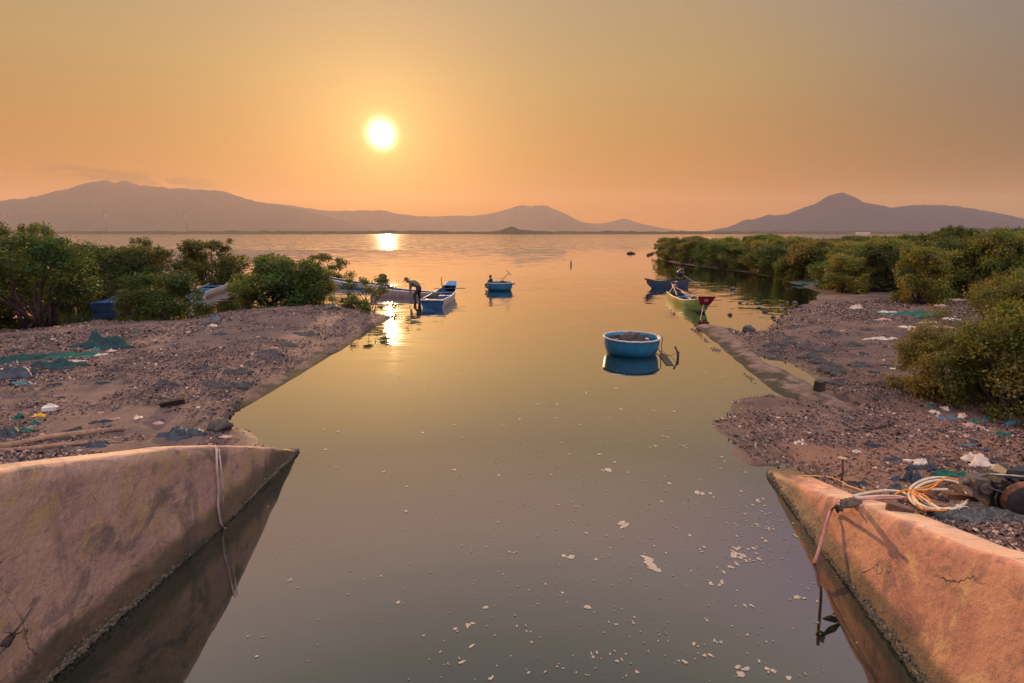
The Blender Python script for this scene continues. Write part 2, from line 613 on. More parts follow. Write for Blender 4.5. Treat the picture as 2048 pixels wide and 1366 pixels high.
def build_water():
    m, t, b = new_mat('lagoon_water')
    pos = t.n('ShaderNodeNewGeometry').outputs['Position']
    sep = t.n('ShaderNodeSeparateXYZ', Vector=pos)
    y = sep.outputs[1]
    nt = m.node_tree
    nt.nodes.remove(b)
    murk = t.mix(t.noise(pos, .35, 3), WATER['murk'], WATER['murk2'])
    body_ = t.n('ShaderNodeBsdfDiffuse', Color=murk)
    shine = t.n('ShaderNodeBsdfGlossy', Color=(1, 1, 1, 1))
    shine.distribution = 'GGX'
    lw_ = t.n('ShaderNodeLayerWeight', Blend=.5)
    # patches of breeze: glassy near, rippled mid, ruffled far out
    yw = t.math('ADD', y, t.math('MULTIPLY', t.math('SUBTRACT', t.noise(t.scale(pos, (.012, .05, 1)), 1.0, 3), .5), 60.0))
    farz = t.step(yw, 128, 150)
    rip = t.math('MULTIPLY', t.step(y, 13, 24), t.math('SUBTRACT', 1.0, t.step(y, 42, 60)))
    n1 = t.n('ShaderNodeTexNoise', Vector=t.scale(pos, (.28, 1.0, 1)), Scale=3.4, Detail=3.0, Roughness=.55)
    n2 = t.n('ShaderNodeTexNoise', Vector=t.scale(pos, (.35, 1.0, 1)), Scale=.55, Detail=2.0, Roughness=.5)
    n3 = t.n('ShaderNodeTexNoise', Vector=t.scale(pos, (.4, 1.0, 1)), Scale=.9, Detail=3.0, Roughness=.6)

    def slope(nd, amp, XF=.4):
        v = t.vmath('SUBTRACT', nd.outputs['Color'], (.5, .5, .5))
        s = t.n('ShaderNodeVectorMath')
        s.operation = 'SCALE'
        t.link(v, s.inputs[0])
        if isinstance(amp, bpy.types.NodeSocket):
            t.link(amp, s.inputs['Scale'])
        else:
            s.inputs['Scale'].default_value = amp
        return t.vmath('MULTIPLY', s.outputs[0], (XF, 1, 0))
    patch = t.math('MULTIPLY_ADD', t.step(t.noise(t.scale(pos, (.3, 1, 1)), .16, 3), .35, .65), .6, .4)
    a1 = t.math('ADD', t.math('MULTIPLY_ADD', t.math('MULTIPLY', rip, patch), WATER['rip'], WATER['calm']), t.math('MULTIPLY', farz, WATER['far'] * .3))
    v = t.vmath('ADD', slope(n1, a1), t.vmath('ADD', slope(n2, t.math('MULTIPLY_ADD', rip, .03, .011)), slope(n3, t.math('MULTIPLY_ADD', t.step(y, 38, 70), WATER['mid'], t.math('MULTIPLY', farz, WATER['far'])), .1)))
    nrm = t.vmath('NORMALIZE', t.vmath('ADD', v, (0, 0, 1)))
    t.link(nrm, shine.inputs['Normal'])
    t.link(t.math('MULTIPLY_ADD', farz, .035, .02), shine.inputs['Roughness'])
    steep = t.math('MULTIPLY_ADD', t.step(lw_.outputs['Facing'], .2, .5), .58, .42)          # weak mirror when looked into steeply
    refl = t.math('MULTIPLY_ADD', t.math('MULTIPLY', t.math('POWER', lw_.outputs['Facing'], WATER['pow']), steep), 1 - WATER['f0'], WATER['f0'])
    mx = t.n('ShaderNodeMixShader', Fac=refl)
    t.link(body_.outputs[0], mx.inputs[1])
    t.link(shine.outputs[0], mx.inputs[2])
    t.link(mx.outputs[0], nt.nodes['Material Output'].inputs['Surface'])
    xs, ys = span(-200, 200, 9, FAR, 1.7), span(-50, 350, 9, FAR, 1.7)
    ys = ys[ys > -380]
    X, Y = np.meshgrid(xs, ys)
    V = np.stack([X.ravel(), Y.ravel(), 0 * X.ravel()], 1)
    ny, nx = X.shape
    i = (np.arange(ny - 1)[:, None] * nx + np.arange(nx - 1)[None, :]).ravel()
    o = np_mesh('water', V, np.stack([i, i + 1, i + 1 + nx, i + nx], 1), m)
    tag(o, kind='structure')


WATER = dict(f0=.02, pow=1.6, murk=(.006, .011, .008), murk2=(.004, .008, .006), calm=.02, rip=.2, far=.42, mid=.07)

MAXZ = [60.0]


def ridge(name, pts, D, depth, seed, m, n=220, rough=.3):
    pts = sorted(pts)
    x0, x1 = pts[0][0], pts[-1][0]
    P = [at_y(a, b, D) for a, b in pts]
    xs = np.linspace(P[0].x, P[-1].x, n)
    zs = np.interp(xs, [p.x for p in P], [max(p.z, -2) for p in P])
    k = np.array([1, 2, 3, 2, 1]) / 9
    zs = np.convolve(np.pad(zs, 2, 'edge'), k, 'valid')
    span_ = xs[-1] - xs[0]
    zs = zs + (vnoise(xs, xs * 0, 40 / span_ * 1.5, seed) * .05 + vnoise(xs, xs * 0, 240 / span_, seed + 1) * .025) * zs
    zs = np.maximum(zs, -1.5)
    vs = np.concatenate([np.linspace(-1, 0, 26), np.linspace(0.1, 1, 8)])
    X, Vv = np.meshgrid(xs, vs)
    Zr = np.tile(zs, (len(vs), 1))
    prof = (1 - np.abs(Vv)) ** 1.25
    spur = 1 - rough * np.abs(vnoise(X, Vv * depth, 1 / (depth * .32), seed + 2)) * 2.2 * sstep(np.abs(Vv), 0, .18) \
        - rough * .5 * np.abs(vnoise(X, Vv * depth, 1 / (depth * .11), seed + 5)) * sstep(np.abs(Vv), 0, .15)
    Z = np.maximum(Zr, 0) * prof * np.maximum(spur, .1) - 1.0 * (Vv != 0)
    Z = np.where(Vv == 0, Zr, Z)
    V = np.stack([X.ravel(), (D + Vv * depth).ravel(), np.minimum(Z, 2000).ravel()], 1)
    ny, nx = X.shape
    i = (np.arange(ny - 1)[:, None] * nx + np.arange(nx - 1)[None, :]).ravel()
    o = np_mesh(name, V, np.stack([i, i + 1, i + 1 + nx, i + nx], 1), m, smooth=True)
    tag(o, kind='structure')
    MAXZ[0] = max(MAXZ[0], float(zs.max()))
    return o


def build_hills():
    m = paint('haze_tinted_scrub', (.020, .028, .038), (.030, .033, .042), rough=.95, scale=.004, spec=0)  # bluish air haze mixed into the scrub colour
    mr = paint('haze_tinted_forest', (.018, .032, .062), (.026, .036, .062), rough=.95, scale=.004, spec=0)  # stronger blue of the distant air painted into the forest colour
    shore = paint('shore_scrub', (.035, .04, .028), (.06, .05, .04), rough=.95, scale=.02, spec=0)
    ridge('mountain', [(-520, 466), (-330, 440), (-160, 418), (-60, 408), (0, 401), (30, 396), (60, 396), (100, 387), (140, 375), (165, 366), (190, 361), (250, 364), (293, 371),
          (312, 376), (340, 374), (400, 380), (430, 382), (455, 386), (480, 394), (500, 399), (545, 410), (600, 418), (640, 430), (690, 442), (760, 466)], 6000, 1500, 3, m)
    ridge('mountain', [(420, 466), (470, 425), (520, 403), (560, 408), (600, 414), (640, 420), (700, 422), (760, 420), (800, 428), (850, 433), (900, 432), (950, 432), (975, 428), (1000, 423),
          (1030, 413), (1048, 411), (1065, 412), (1090, 411), (1104, 417), (1120, 423), (1160, 443), (1180, 447), (1215, 446), (1235, 440), (1250, 435), (1262, 442),
          (1275, 446), (1310, 453), (1350, 460), (1400, 463), (1460, 466)], 7600, 1000, 7, m)
    ridge('mountain', [(1385, 466), (1440, 462), (1480, 445), (1492, 438), (1505, 439), (1525, 434), (1537, 428), (1552, 431), (1570, 429), (1600, 418), (1622, 410), (1632, 407), (1660, 391),
          (1680, 385), (1700, 391), (1730, 405), (1750, 410), (1775, 414), (1790, 415), (1815, 410), (1840, 410), (1900, 412), (1950, 417), (2000, 427), (2048, 438),
          (2130, 452), (2260, 466)], 4300, 1100, 11, mr)
    # the low far shore, with its uneven line of trees
    far_pts = []
    q = random.Random(5)
    x = -260
    while x < 1900:
        base = 463.0 if x < 900 else 463.6
        far_pts.append((x, base - q.random() ** 2 * 2.6))
        x += q.uniform(6, 16)
    ridge('far_shore', far_pts, 2100, 70, 21, shore, n=900, rough=.1)
    ridge('islet', [(965, 467), (985, 463), (1000, 461), (1008, 457.5), (1015, 456), (1022, 453), (1030, 455), (1040, 459.5), (1052, 460), (1062, 461), (1085, 463), (1110, 467)], 1900, 90, 31, shore, n=80, rough=.15)


def build_haze():
    top = MAXZ[0] + 40
    mb = MB()
    mb.box((0, 4300, top / 2 - 1.0), (2 * FAR + 400, 9900, top + 2.0 + 0.0))
    m = bpy.data.materials.new('haze_air')
    m.use_nodes = True
    nt = m.node_tree
    nt.nodes.remove(nt.nodes['Principled BSDF'])
    v = nt.nodes.new('ShaderNodeVolumePrincipled')
    v.inputs['Color'].default_value = (*HAZE_COLOR, 1)
    v.inputs['Density'].default_value = HAZE_DENSITY
    v.inputs['Anisotropy'].default_value = .35
    nt.links.new(v.outputs[0], nt.nodes['Material Output'].inputs['Volume'])
    o = mb.build('haze', m)
    tag(o, kind='stuff')


# ------------------------------------------------------------------ concrete
def concrete(name, base, warm, dark, ochre, wet_top, streak=True):
    m, t, b = new_mat(name)
    co = t.n('ShaderNodeTexCoord').outputs['Object']
    z = t.n('ShaderNodeSeparateXYZ', Vector=co).outputs[2]
    c = t.mix(t.step(t.noise(co, .9, 6, .62, .8), .42, .58), base, warm)
    c = t.mix(t.math('MULTIPLY', t.step(t.noise(t.vmath('ADD', co, (3, 1, 7)), 1.3, 8, .7, 1.2), .5, .64), .85), c, ochre)
    c = t.mix(t.math('MULTIPLY', t.step(t.noise(t.vmath('ADD', co, (8, 5, 2)), 1.2, 9, .74, 1.0), .5, .6), .8), c, dark)
    if streak:                                             # runs of old water stain down the face
        st = t.noise(t.scale(co, (3.2, 3.2, .35)), 1.3, 5, .65)
        c = t.mix(t.math('MULTIPLY', t.step(st, .56, .7), .5), c, dark)
    # trowel scratches and pits
    fine = t.noise(co, 16, 8, .75)
    c = t.mix(t.math('MULTIPLY', t.step(fine, .52, .7), .6), c, tuple(x * .5 for x in base))
    blot = t.noise(t.vmath('ADD', co, (2, 9, 4)), 4.2, 7, .7, .6)
    c = t.mix(t.math('MULTIPLY', t.step(blot, .54, .68), .6), c, dark)
    pale = t.noise(t.vmath('ADD', co, (5, 5, 5)), 3.4, 7, .7)
    c = t.mix(t.math('MULTIPLY', t.step(pale, .58, .7), .4), c, tuple(min(1, x * 1.35) for x in warm))
    ck = t.n('ShaderNodeTexVoronoi', feature='DISTANCE_TO_EDGE', Scale=.55, Randomness=1.0)
    t.link(t.vmath('ADD', co, t.mix(1.0, t.noise(co, 2.0, 5, out='Color'), (.55, .55, .55), 'MULTIPLY')), ck.inputs['Vector'])
    crack = t.math('MULTIPLY', t.math('SUBTRACT', 1.0, t.step(ck.outputs[0], .001, .006)), t.step(t.noise(co, .8, 3), .5, .6))
    c = t.mix(t.math('MULTIPLY', crack, .7), c, (.05, .04, .035))
    pit = t.n('ShaderNodeTexVoronoi', Vector=co, Scale=34.0)
    pits = t.math('MULTIPLY', t.math('SUBTRACT', 1.0, t.step(pit.outputs['Distance'], .1, .3)), t.step(t.noise(co, 2.6, 5, .7), .5, .62))
    c = t.mix(t.math('MULTIPLY', pits, .55), c, tuple(x * .42 for x in base))
    # tide band: algae and wet, ragged along its upper edge
    wob = t.math('MULTIPLY', t.math('SUBTRACT', t.noise(co, 1.6, 6, .7), .5), .5)
    zz = t.math('ADD', z, wob)
    wet = t.math('SUBTRACT', 1.0, t.step(zz, min(wet_top * .55, wet_top), max(wet_top * .55, wet_top)))
    c = t.mix(t.math('MULTIPLY', wet, .82), c, t.mix(t.step(t.noise(co, 4.0, 4), .4, .6), (.075, .05, .03), (.05, .045, .028)))
    low = t.math('SUBTRACT', 1.0, t.step(zz, .02, .12))
    c = t.mix(t.math('MULTIPLY', low, .8), c, (.03, .03, .022))
    t.link(c, b.inputs['Base Color'])
    t.link(t.math('MULTIPLY_ADD', wet, -.35 if streak else 0.0, .88), b.inputs['Roughness'])
    b.inputs['Specular IOR Level'].default_value = .25 if streak else .08
    hgt = t.math('ADD', t.math('MULTIPLY', t.noise(co, 2.2, 9, .68), 2.4), t.math('SUBTRACT', t.math('MULTIPLY', fine, .3), t.math('ADD', t.math('MULTIPLY', crack, .5), t.math('MULTIPLY', pits, .35))))
    bp = t.n('ShaderNodeBump', Strength=.5, Distance=.05, Height=hgt)
    t.link(bp.outputs[0], b.inputs['Normal'])
    return m


def wall(name, label, side, yA, yB, topf, xw, batter, thick, m, crust_m):
    """sloping wing wall; side -1 left of the channel, +1 right; xw(y): x of the face at water level"""
    ys = np.concatenate([np.linspace(yA, 3, 8)[:-1], np.linspace(3, yB, 110)])
    nz = 16
    V, ring = [], 2 * nz + 6
    for y in ys:
        zt = float(topf(y))
        x0 = xw(y)
        row = []
        for k in range(nz):                                    # face, from under the water to the top edge
            u = k / (nz - 1)
            z = -1.0 + (zt + 1.0) * u
            bulge = float(vnoise(y, z, .9, 41)) * .07 + float(vnoise(y, z, 3.3, 42)) * .022
            edge = (.02 + max(0.0, float(vnoise(y, .5, 3.2, 47)) - .12) * .16 + float(vnoise(y, .2, 9, 48)) * .014) if u > .99 else 0
            row.append((x0 + side * (batter * max(z, -.3) + bulge * min(1, (1 - u) * 3)), y, z - edge))
        w = thick(y)
        xt = x0 + side * batter * zt
        for k in range(6):                                     # the top
            u = (k + .5) / 6
            row.append((xt + side * (w * u + .01), y, zt + float(vnoise(y * 1.0, u * w, 2.6, 43)) * .018 + .008 * math.sin(math.pi * u)))
        for k in range(nz):                                    # the back, in the fill
            u = k / (nz - 1)
            row.append((xt + side * (w + float(vnoise(y, 3, 1.1, 44)) * .07 * (1 if k == 0 else .4)), y, zt - .015 - (zt + 1.0) * u))
        V += row
    n = len(ys)
    V = np.array(V)
    Q = []
    for i in range(n - 1):
        for j in range(ring - 1):
            a = i * ring + j
            Q.append((a, a + ring, a + ring + 1, a + 1) if side < 0 else (a, a + 1, a + ring + 1, a + ring))
    mb = MB()
    mb.v, mb.f, mb.m = [tuple(v) for v in V], Q, [0] * len(Q)
    mb.f += [tuple(range(ring))[::side], tuple(range((n - 1) * ring, n * ring))[::-side]]
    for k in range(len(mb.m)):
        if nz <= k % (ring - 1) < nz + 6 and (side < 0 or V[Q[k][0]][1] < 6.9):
            mb.m[k] = 1  # top faces take the paler colour with sunlight painted in
    mb.m += [0, 0]
    o = mb.build(name, m, smooth=True)
    tag(o, label, 'wall')
    # oyster crust along the waterline
    cr = MB()
    q = random.Random(3 + side)
    for k in range(1500):
        y = q.uniform(3.2, yB - .1)
        z = q.gauss(.035, .035)
        if z < -.02:
            continue
        s = q.uniform(.008, .026) * (1.3 if z < .05 else .8)
        x = xw(y) + side * (batter * z + .01)
        cr.blob((x, y, z), (s, s * 1.3, s), k, .5, 5, 3)
    c = cr.build('barnacle_crust', crust_m, o)
    c['kind'] = 'stuff'
    return o


def loft(name, A, B, za, zb, m, n=60, k=8, seed=0, depth=.45, crown=.04):
    """slab between two pixel polylines on the water plane"""
    def res(pts):
        P = np.array([at(*p)[:2] for p in pts])
        L = np.concatenate([[0], np.cumsum(np.hypot(*np.diff(P, axis=0).T))])
        s = np.linspace(0, L[-1], n)
        return np.stack([np.interp(s, L, P[:, 0]), np.interp(s, L, P[:, 1])], 1)
    a, b = res(A), res(B)
    mb = MB()
    rows = k + 1
    for i in range(n):
        for j in range(rows):
            u = j / k
            p = a[i] * (1 - u) + b[i] * u
            edge = min(u, 1 - u) * 4
            e = float(vnoise(p[0], p[1], 2.2, seed)) * .10
            p = p + (a[i] - b[i]) / max(np.hypot(*(a[i] - b[i])), .01) * e * (1 if j in (0, k) else .3)
            z = za + (zb - za) * u + crown * math.sin(math.pi * u) + float(vnoise(p[0], p[1], 1.5, seed + 1)) * .035 * min(1, edge)
            mb.v.append((p[0], p[1], z))
    for i in range(n - 1):
        for j in range(k):
            q = i * rows + j
            mb.f.append((q, q + 1, q + rows + 1, q + rows))
    base = len(mb.v)
    mb.v += [(x, y, -depth) for x, y, z in mb.v[:base]]
    rim = [i * rows for i in range(n)] + [(n - 1) * rows + j for j in range(1, rows)] + [i * rows + k for i in range(n - 2, -1, -1)] + [j for j in range(k - 1, 0, -1)]
    for i in range(len(rim)):
        p, q = rim[i], rim[(i + 1) % len(rim)]
        mb.f.append((p, q, base + q, base + p))
    mb.m = [0] * len(mb.f)
    # consistent outward normals
    o = mb.build(name, m, smooth=True)
    import bmesh
    bm = bmesh.new()
    bm.from_mesh(o.data)
    bmesh.ops.recalc_face_normals(bm, faces=bm.faces)
    bm.to_mesh(o.data)
    bm.free()
    return o


def build_concrete():
    crust = paint('oyster_shell', (.13, .105, .08), (.05, .045, .035), rough=.9, scale=30)
    ml = concrete('concrete_left', (.34, .21, .178), (.41, .26, .20), (.15, .105, .10), (.37, .25, .125), .5)
    mr = concrete('concrete_right', (.42, .19, .14), (.50, .25, .165), (.21, .115, .095), (.58, .36, .18), .42)
    tl = concrete('sunlit_top_left', (.50, .335, .235), (.56, .38, .26), (.33, .23, .18), (.52, .36, .2), -3, False)  # wall tops paler than the faces: sunlight painted into the colour
    tr = concrete('sunlit_top_right', (.48, .30, .215), (.55, .355, .25), (.30, .20, .16), (.52, .36, .2), -3, False)  # tan top, sunlight painted into the colour here too
    lx = lambda y: float(np.interp(y, [-8, 4.1, 6.7, 8.9], [-4.5, -4.43, -4.24, -4.19]))
    p1, p2 = at(1525, 938), at(1840, 1366)
    rx = lambda y: float(p2.x + (p1.x - p2.x) * (max(y, 3.2) - p2.y) / (p1.y - p2.y))
    global RXF
    RXF = rx
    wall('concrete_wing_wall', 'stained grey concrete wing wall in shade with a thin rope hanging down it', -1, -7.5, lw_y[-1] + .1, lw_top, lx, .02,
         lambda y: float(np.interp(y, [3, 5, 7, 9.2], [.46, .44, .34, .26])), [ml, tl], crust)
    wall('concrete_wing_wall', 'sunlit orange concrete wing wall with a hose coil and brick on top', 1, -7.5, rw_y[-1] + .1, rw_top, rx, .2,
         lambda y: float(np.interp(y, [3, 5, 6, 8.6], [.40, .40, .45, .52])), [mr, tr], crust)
    ms = concrete('sandy_concrete', (.16, .105, .095), (.185, .12, .105), (.10, .07, .068), (.17, .11, .09), .05, False)
    mk = concrete('muddy_kerb', (.115, .075, .07), (.14, .09, .082), (.05, .038, .04), (.13, .08, .068), .05, False)
    o = loft('concrete_apron', apron_out, apron_in, -.03, .10, ms, 70, 10, 51, .5, .03)
    tag(o, 'low sandy concrete boat ramp running out into the water beside a puddle', 'ramp')
    o = loft('concrete_kerb', [(440, 842), (500, 812), (551, 785), (640, 730), (700, 695), (745, 666), (786, 637)],
             [(405, 854), (455, 818), (520, 776), (600, 724), (668, 690), (716, 662), (766, 633)], -.04, .14, mk, 70, 8, 55, .5, .0)
    tag(o, 'long low concrete kerb along the edge of the left shell bank', 'kerb')


# ------------------------------------------------------------------ mangroves
def crown(name, seed, h, r, n, leaf, m, skirt=.12, sprigs=5, clumps=30, squash=1.0):
    q = np.random.RandomState(seed)
    C, S = [], []
    for i in range(clumps):
        a = q.uniform(0, 2 * np.pi)
        u = q.uniform(0, 1)
        z = h * (skirt + (1 - skirt) * (1 - (1 - u) ** 1.15) * .92)
        prof = math.sqrt(max(0.02, 1 - ((z / h - .42) / .62) ** 2))
        rr = r * prof * (q.uniform(.25, 1.1) ** .55) * (.86 + .22 * math.sin(a * 2 + seed) + .12 * math.sin(a * 5 + seed * 2))
        C.append((rr * math.cos(a), rr * math.sin(a) * squash, z))
        S.append(r * q.uniform(.13, .36))
    for i in range(sprigs):
        a = q.uniform(0, 2 * np.pi)
        rr = r * q.uniform(.1, .75)
        C.append((rr * math.cos(a), rr * math.sin(a), h * q.uniform(.84, .98)))
        S.append(r * q.uniform(.12, .22))
    C, S = np.array(C), np.array(S)
    w = S ** 2.2
    idx = q.choice(len(C), n, p=w / w.sum())
    d = q.normal(size=(n, 3))
    d /= np.linalg.norm(d, axis=1)[:, None]
    rad = q.uniform(0, 1, n) ** .55 * (1 + .35 * (q.uniform(0, 1, n) > .9))
    P = C[idx] + d * (S[idx] * rad)[:, None] * np.array([1, 1, .78])
    P[:, 2] = np.maximum(P[:, 2], .02)
    nr = d * .7 + np.array([0, 0, .55]) + q.normal(size=(n, 3)) * .55
    nr /= np.linalg.norm(nr, axis=1)[:, None]
    tv = np.cross(nr, q.normal(size=(n, 3)))
    tv /= np.linalg.norm(tv, axis=1)[:, None]
    bv = np.cross(nr, tv)
    L = leaf * q.uniform(.7, 1.3, n)[:, None]
    tip = nr * L * .12
    V = np.stack([P - tv * L * .5 - tip, P + bv * L * .23, P + tv * L * .5 - tip, P - bv * L * .23], 1).reshape(-1, 3)
    Q = np.arange(4 * n).reshape(n, 4)
    me = np_mesh(name, V, Q, m)
    return me, C, S


def stems(name, seed, C, h, m, count=8, r0=.06, spread=.35, lean=0.0, parent=None):
    q = random.Random(seed)
    mb = MB()
    order = sorted(range(len(C)), key=lambda i: q.random())[:count * 2]
    for k in range(count):
        a = 2 * math.pi * k / count + q.uniform(-.3, .3)
        b = Vector((math.cos(a) * spread * q.uniform(.2, 1), math.sin(a) * spread * q.uniform(.2, 1), -.12))
        for e in order[k * 2:k * 2 + 2]:
            t = Vector(C[e])
            mid = b.lerp(t, .45) + Vector((q.uniform(-.2, .2), q.uniform(-.2, .2), h * .08))
            pts = [b, b.lerp(mid, .5) + Vector((q.uniform(-.08, .08), q.uniform(-.08, .08), 0)), mid, mid.lerp(t, .55) + Vector((q.uniform(-.1, .1), q.uniform(-.1, .1), 0)), t]
            mb.tube(pts, [r0, r0 * .8, r0 * .55, r0 * .38, r0 * .15], 5)
    return mb.build(name, m, parent, smooth=True)


def copy_tree(o, parent=None):
    c = o.copy()
    COL.objects.link(c)
    c.parent = parent
    for ch in o.children:
        copy_tree(ch, c)
    return c


def build_mangroves():
    bark = paint('mangrove_bark', (.09, .065, .055), (.05, .038, .034), rough=.9, scale=6, spec=.1)
    ga = leaf_mat('leaves_olive', (.030, .050, .011), (.090, .115, .023), (.115, .112, .026))
    gb = leaf_mat('leaves_deep', (.018, .038, .010), (.048, .078, .017), (.062, .072, .017))  # dark tone: backlit shade of the left bushes put into the leaf colour
    gc = leaf_mat('leaves_sunny', (.050, .074, .014), (.155, .175, .032), (.19, .165, .04))
    protos = {}

    def proto(key, seed, h, r, n, leaf, m, **kw):
        st = {k: kw.pop(k) for k in ('count', 'r0', 'spread') if k in kw}
        t = thing('mangrove_bush', 'x', 'bush')
        c, C, S = crown('crown', seed, h, r, n, leaf, m, **kw)
        c.parent = t
        stems('trunk', seed, C, h, bark, parent=t, **st)
        protos[key] = [t, False, h]

    proto('a', 1, 3.1, 1.9, 13000, .15, ga, clumps=58, skirt=.03, sprigs=9)
    proto('b', 2, 2.9, 2.1, 13000, .15, ga, clumps=56, skirt=.03, sprigs=9)
    proto('c', 3, 3.3, 1.8, 13000, .15, gb, clumps=58, sprigs=10, skirt=.03)
    proto('d', 4, 2.7, 2.2, 13000, .15, gb, clumps=58, skirt=.03, sprigs=9)
    proto('e', 5, 3.0, 1.9, 13000, .15, gc, clumps=58, skirt=.03, sprigs=9)
    proto('big', 6, 2.6, 1.5, 26000, .085, gc, clumps=70, skirt=.05, count=12)
    proto('tree', 7, 4.2, 2.3, 17000, .12, gb, skirt=.34, clumps=48, sprigs=8, count=9, r0=.075, spread=.5)
    proto('low', 8, 1.5, 1.5, 9000, .10, ga, clumps=30, sprigs=3)
    proto('thin', 9, 2.2, 1.3, 4200, .12, ga, skirt=.12, clumps=26, sprigs=7, count=7, r0=.03)
    proto('mid', 10, 2.4, 1.9, 16000, .085, gc, clumps=46, skirt=.06)

    def put(key, x, y, z, s, rz, label, group=None, sz=1.0, name='mangrove_bush'):
        pr = protos[key]
        o = pr[0] if not pr[1] else copy_tree(pr[0])
        pr[1] = True
        o.location = (x, y, z)
        o.rotation_euler = (0, 0, rz)
        o.scale = (s, s, s * sz)
        o['label'] = label
        if group:
            o['group'] = group
        elif 'group' in o:
            del o['group']
        return o

    def stand(key, px, py, top, width, label, rz=0.0, z=0.0, group=None):
        """a bush whose foot is seen at (px, py), its crown top at row `top`, `width` px across"""
        p = at(px, py, z)
        hz = at_y(px, top, p.y).z - z
        rad = width / 2 / F * (p.y * CP + (H - z) * SP)
        pr = protos[key][0]
        base_r = {'a': 1.9, 'b': 2.1, 'c': 1.8, 'd': 2.2, 'e': 1.9, 'big': 1.5, 'tree': 2.3, 'low': 1.5, 'thin': 1.3, 'mid': 1.9}[key] * 1.13
        s = rad / base_r
        return put(key, p.x, p.y, z - .03, s, rz, label, group, hz / (protos[key][2] * s * 1.02))

    G = 'mangroves along the left bank'
    stand('tree', 80, 655, 466, 300, 'tall dark mangrove tree on bare leaning stems at the left edge of the bank', 1.2, group=G)
    stand('a', -70, 640, 474, 290, 'dark mangrove cut off by the left edge of the view', .4, group=G)
    stand('c', 150, 592, 488, 230, 'dark mangrove standing in water behind the tall leaning one', 2.2, group=G)
    stand('d', 225, 600, 502, 185, 'broad mangrove over the half hidden blue boat', .9, group=G)
    stand('a', 295, 590, 490, 165, 'bushy mangrove with a raised tuft, left of the white bucket', 3.1, group=G)
    stand('d', 328, 645, 545, 165, 'low round mangrove overhanging the edge of the shell bank', 4.0, group=G)
    stand('low', 290, 644, 585, 90, 'small dark mangrove beside the low round one on the bank', 1.0, group=G)
    stand('b', 428, 576, 478, 150, 'mangrove standing behind the moored blue boat', 5.1, group=G)
    stand('b', 540, 612, 508, 195, 'wide dense mangrove at the water edge right of the moored blue boat', 2.6, group=G)
    stand('d', 590, 612, 520, 170, 'dense mangrove growing into the wide one from the right', 1.4, group=G)
    stand('e', 632, 606, 538, 110, 'lighter small mangrove on the right flank of the dense pair', .2, group=G)
    stand('thin', 655, 569, 506, 115, 'open feathery mangrove behind the long white boat', 1.7, group=G)
    stand('thin', 62, 585, 446, 90, 'thin sprig of mangrove sticking up highest behind the tall leaning one', .5, group=G)
    stand('thin', 108, 590, 444, 80, 'second thin mangrove sprig rising behind the tall leaning one', 2.5, group=G)
    stand('thin', 292, 580, 474, 70, 'thin mangrove sprig rising above the bushy one left of the white bucket', 4.5, group=G)
    stand('thin', 735, 624, 552, 120, 'small see through mangrove shrub at the tip of the left bank in the sun glitter', 3.3, group=G)

    G = 'mangroves on the right bank'
    stand('big', 1880, 800, 650, 200, 'dense green mangrove bush nearest the shell bank on the right, lowest of the near ones', .6, .3, G)
    stand('big', 2030, 835, 590, 250, 'large dense mangrove bush cut off by the right edge of the view', 2.5, .3, G)
    stand('mid', 1995, 700, 545, 210, 'yellow green mangrove above and behind the dense near bushes', 1.1, .3, G)
    stand('mid', 2085, 680, 530, 200, 'yellow green mangrove by the right edge behind the large dense bush', 3.8, .3, G)
    stand('e', 1835, 612, 488, 130, 'light olive mangrove above the green net sheet on the bank', 2.9, .2, G)
    stand('e', 1905, 600, 500, 120, 'olive mangrove to the right of the one above the green net', 4.4, .2, G)
    stand('b', 1985, 585, 478, 150, 'tall mangrove behind the yellow green ones', .7, .2, G)

    # the thicket across the inlet
    front = [(1320, 514), (1348, 521), (1378, 527), (1410, 531), (1445, 536), (1480, 541), (1515, 547), (1550, 553), (1585, 559), (1612, 563), (1655, 563), (1700, 563), (1740, 560), (1775, 566), (1335, 516), (1395, 528), (1462, 537), (1533, 549), (1600, 560), (1720, 564)]
    used = []
    TG = 'mangroves of the far thicket'
    FL = 'mangrove in the front row of the thicket along the inlet shore'
    BL = 'mangrove inside the dense thicket beyond the right bank'
    q = random.Random(8)
    keys = 'abcdeab'
    for px, py in front:
        p = at(px, py)
        x, y = p.x + .2, p.y - .1
        s = q.uniform(.95, 1.2)
        if px == 1320:
            put('thin', x, y, 0, 1.25, 1.0, 'sparse mangrove at the far left point of the thicket', 'front mangroves of the thicket', 1.1)
        else:
            put(q.choice('aebde'), x, y, 0, s, q.uniform(0, 6.28), FL, 'front mangroves of the thicket', q.uniform(.85, 1.1))
        used.append((x, y))
    y = 26.0
    while y < 104:
        stp = 2.7 if y < 60 else 3.9
        x = 14.0
        while x < y * 1.07 + 6:
            xx, yy = x + q.uniform(-1, 1), y + q.uniform(-1, 1)
            sd = float(sdist(np.array([xx]), np.array([yy]), right_poly)[0])
            px = CX + F * xx / (yy * CP + H * SP)
            near_clear = px > 1560 and yy < 34 and xx < 26 + max(0, (yy - 30)) * 0
            if sd > .9 and not near_clear and px > 1300 and all((a - xx) ** 2 + (b - yy) ** 2 > 4.2 for a, b in used):
                s = q.uniform(.85, 1.12)
                sz = q.uniform(.9, 1.15) * (1.0 + .24 * sstep(px, 1740, 1920))
                put(q.choice(keys), xx, yy, .1, s, q.uniform(0, 6.28), BL, TG, float(sz))
                used.append((xx, yy))
            x += stp
        y += stp
    print('thicket', len(used))


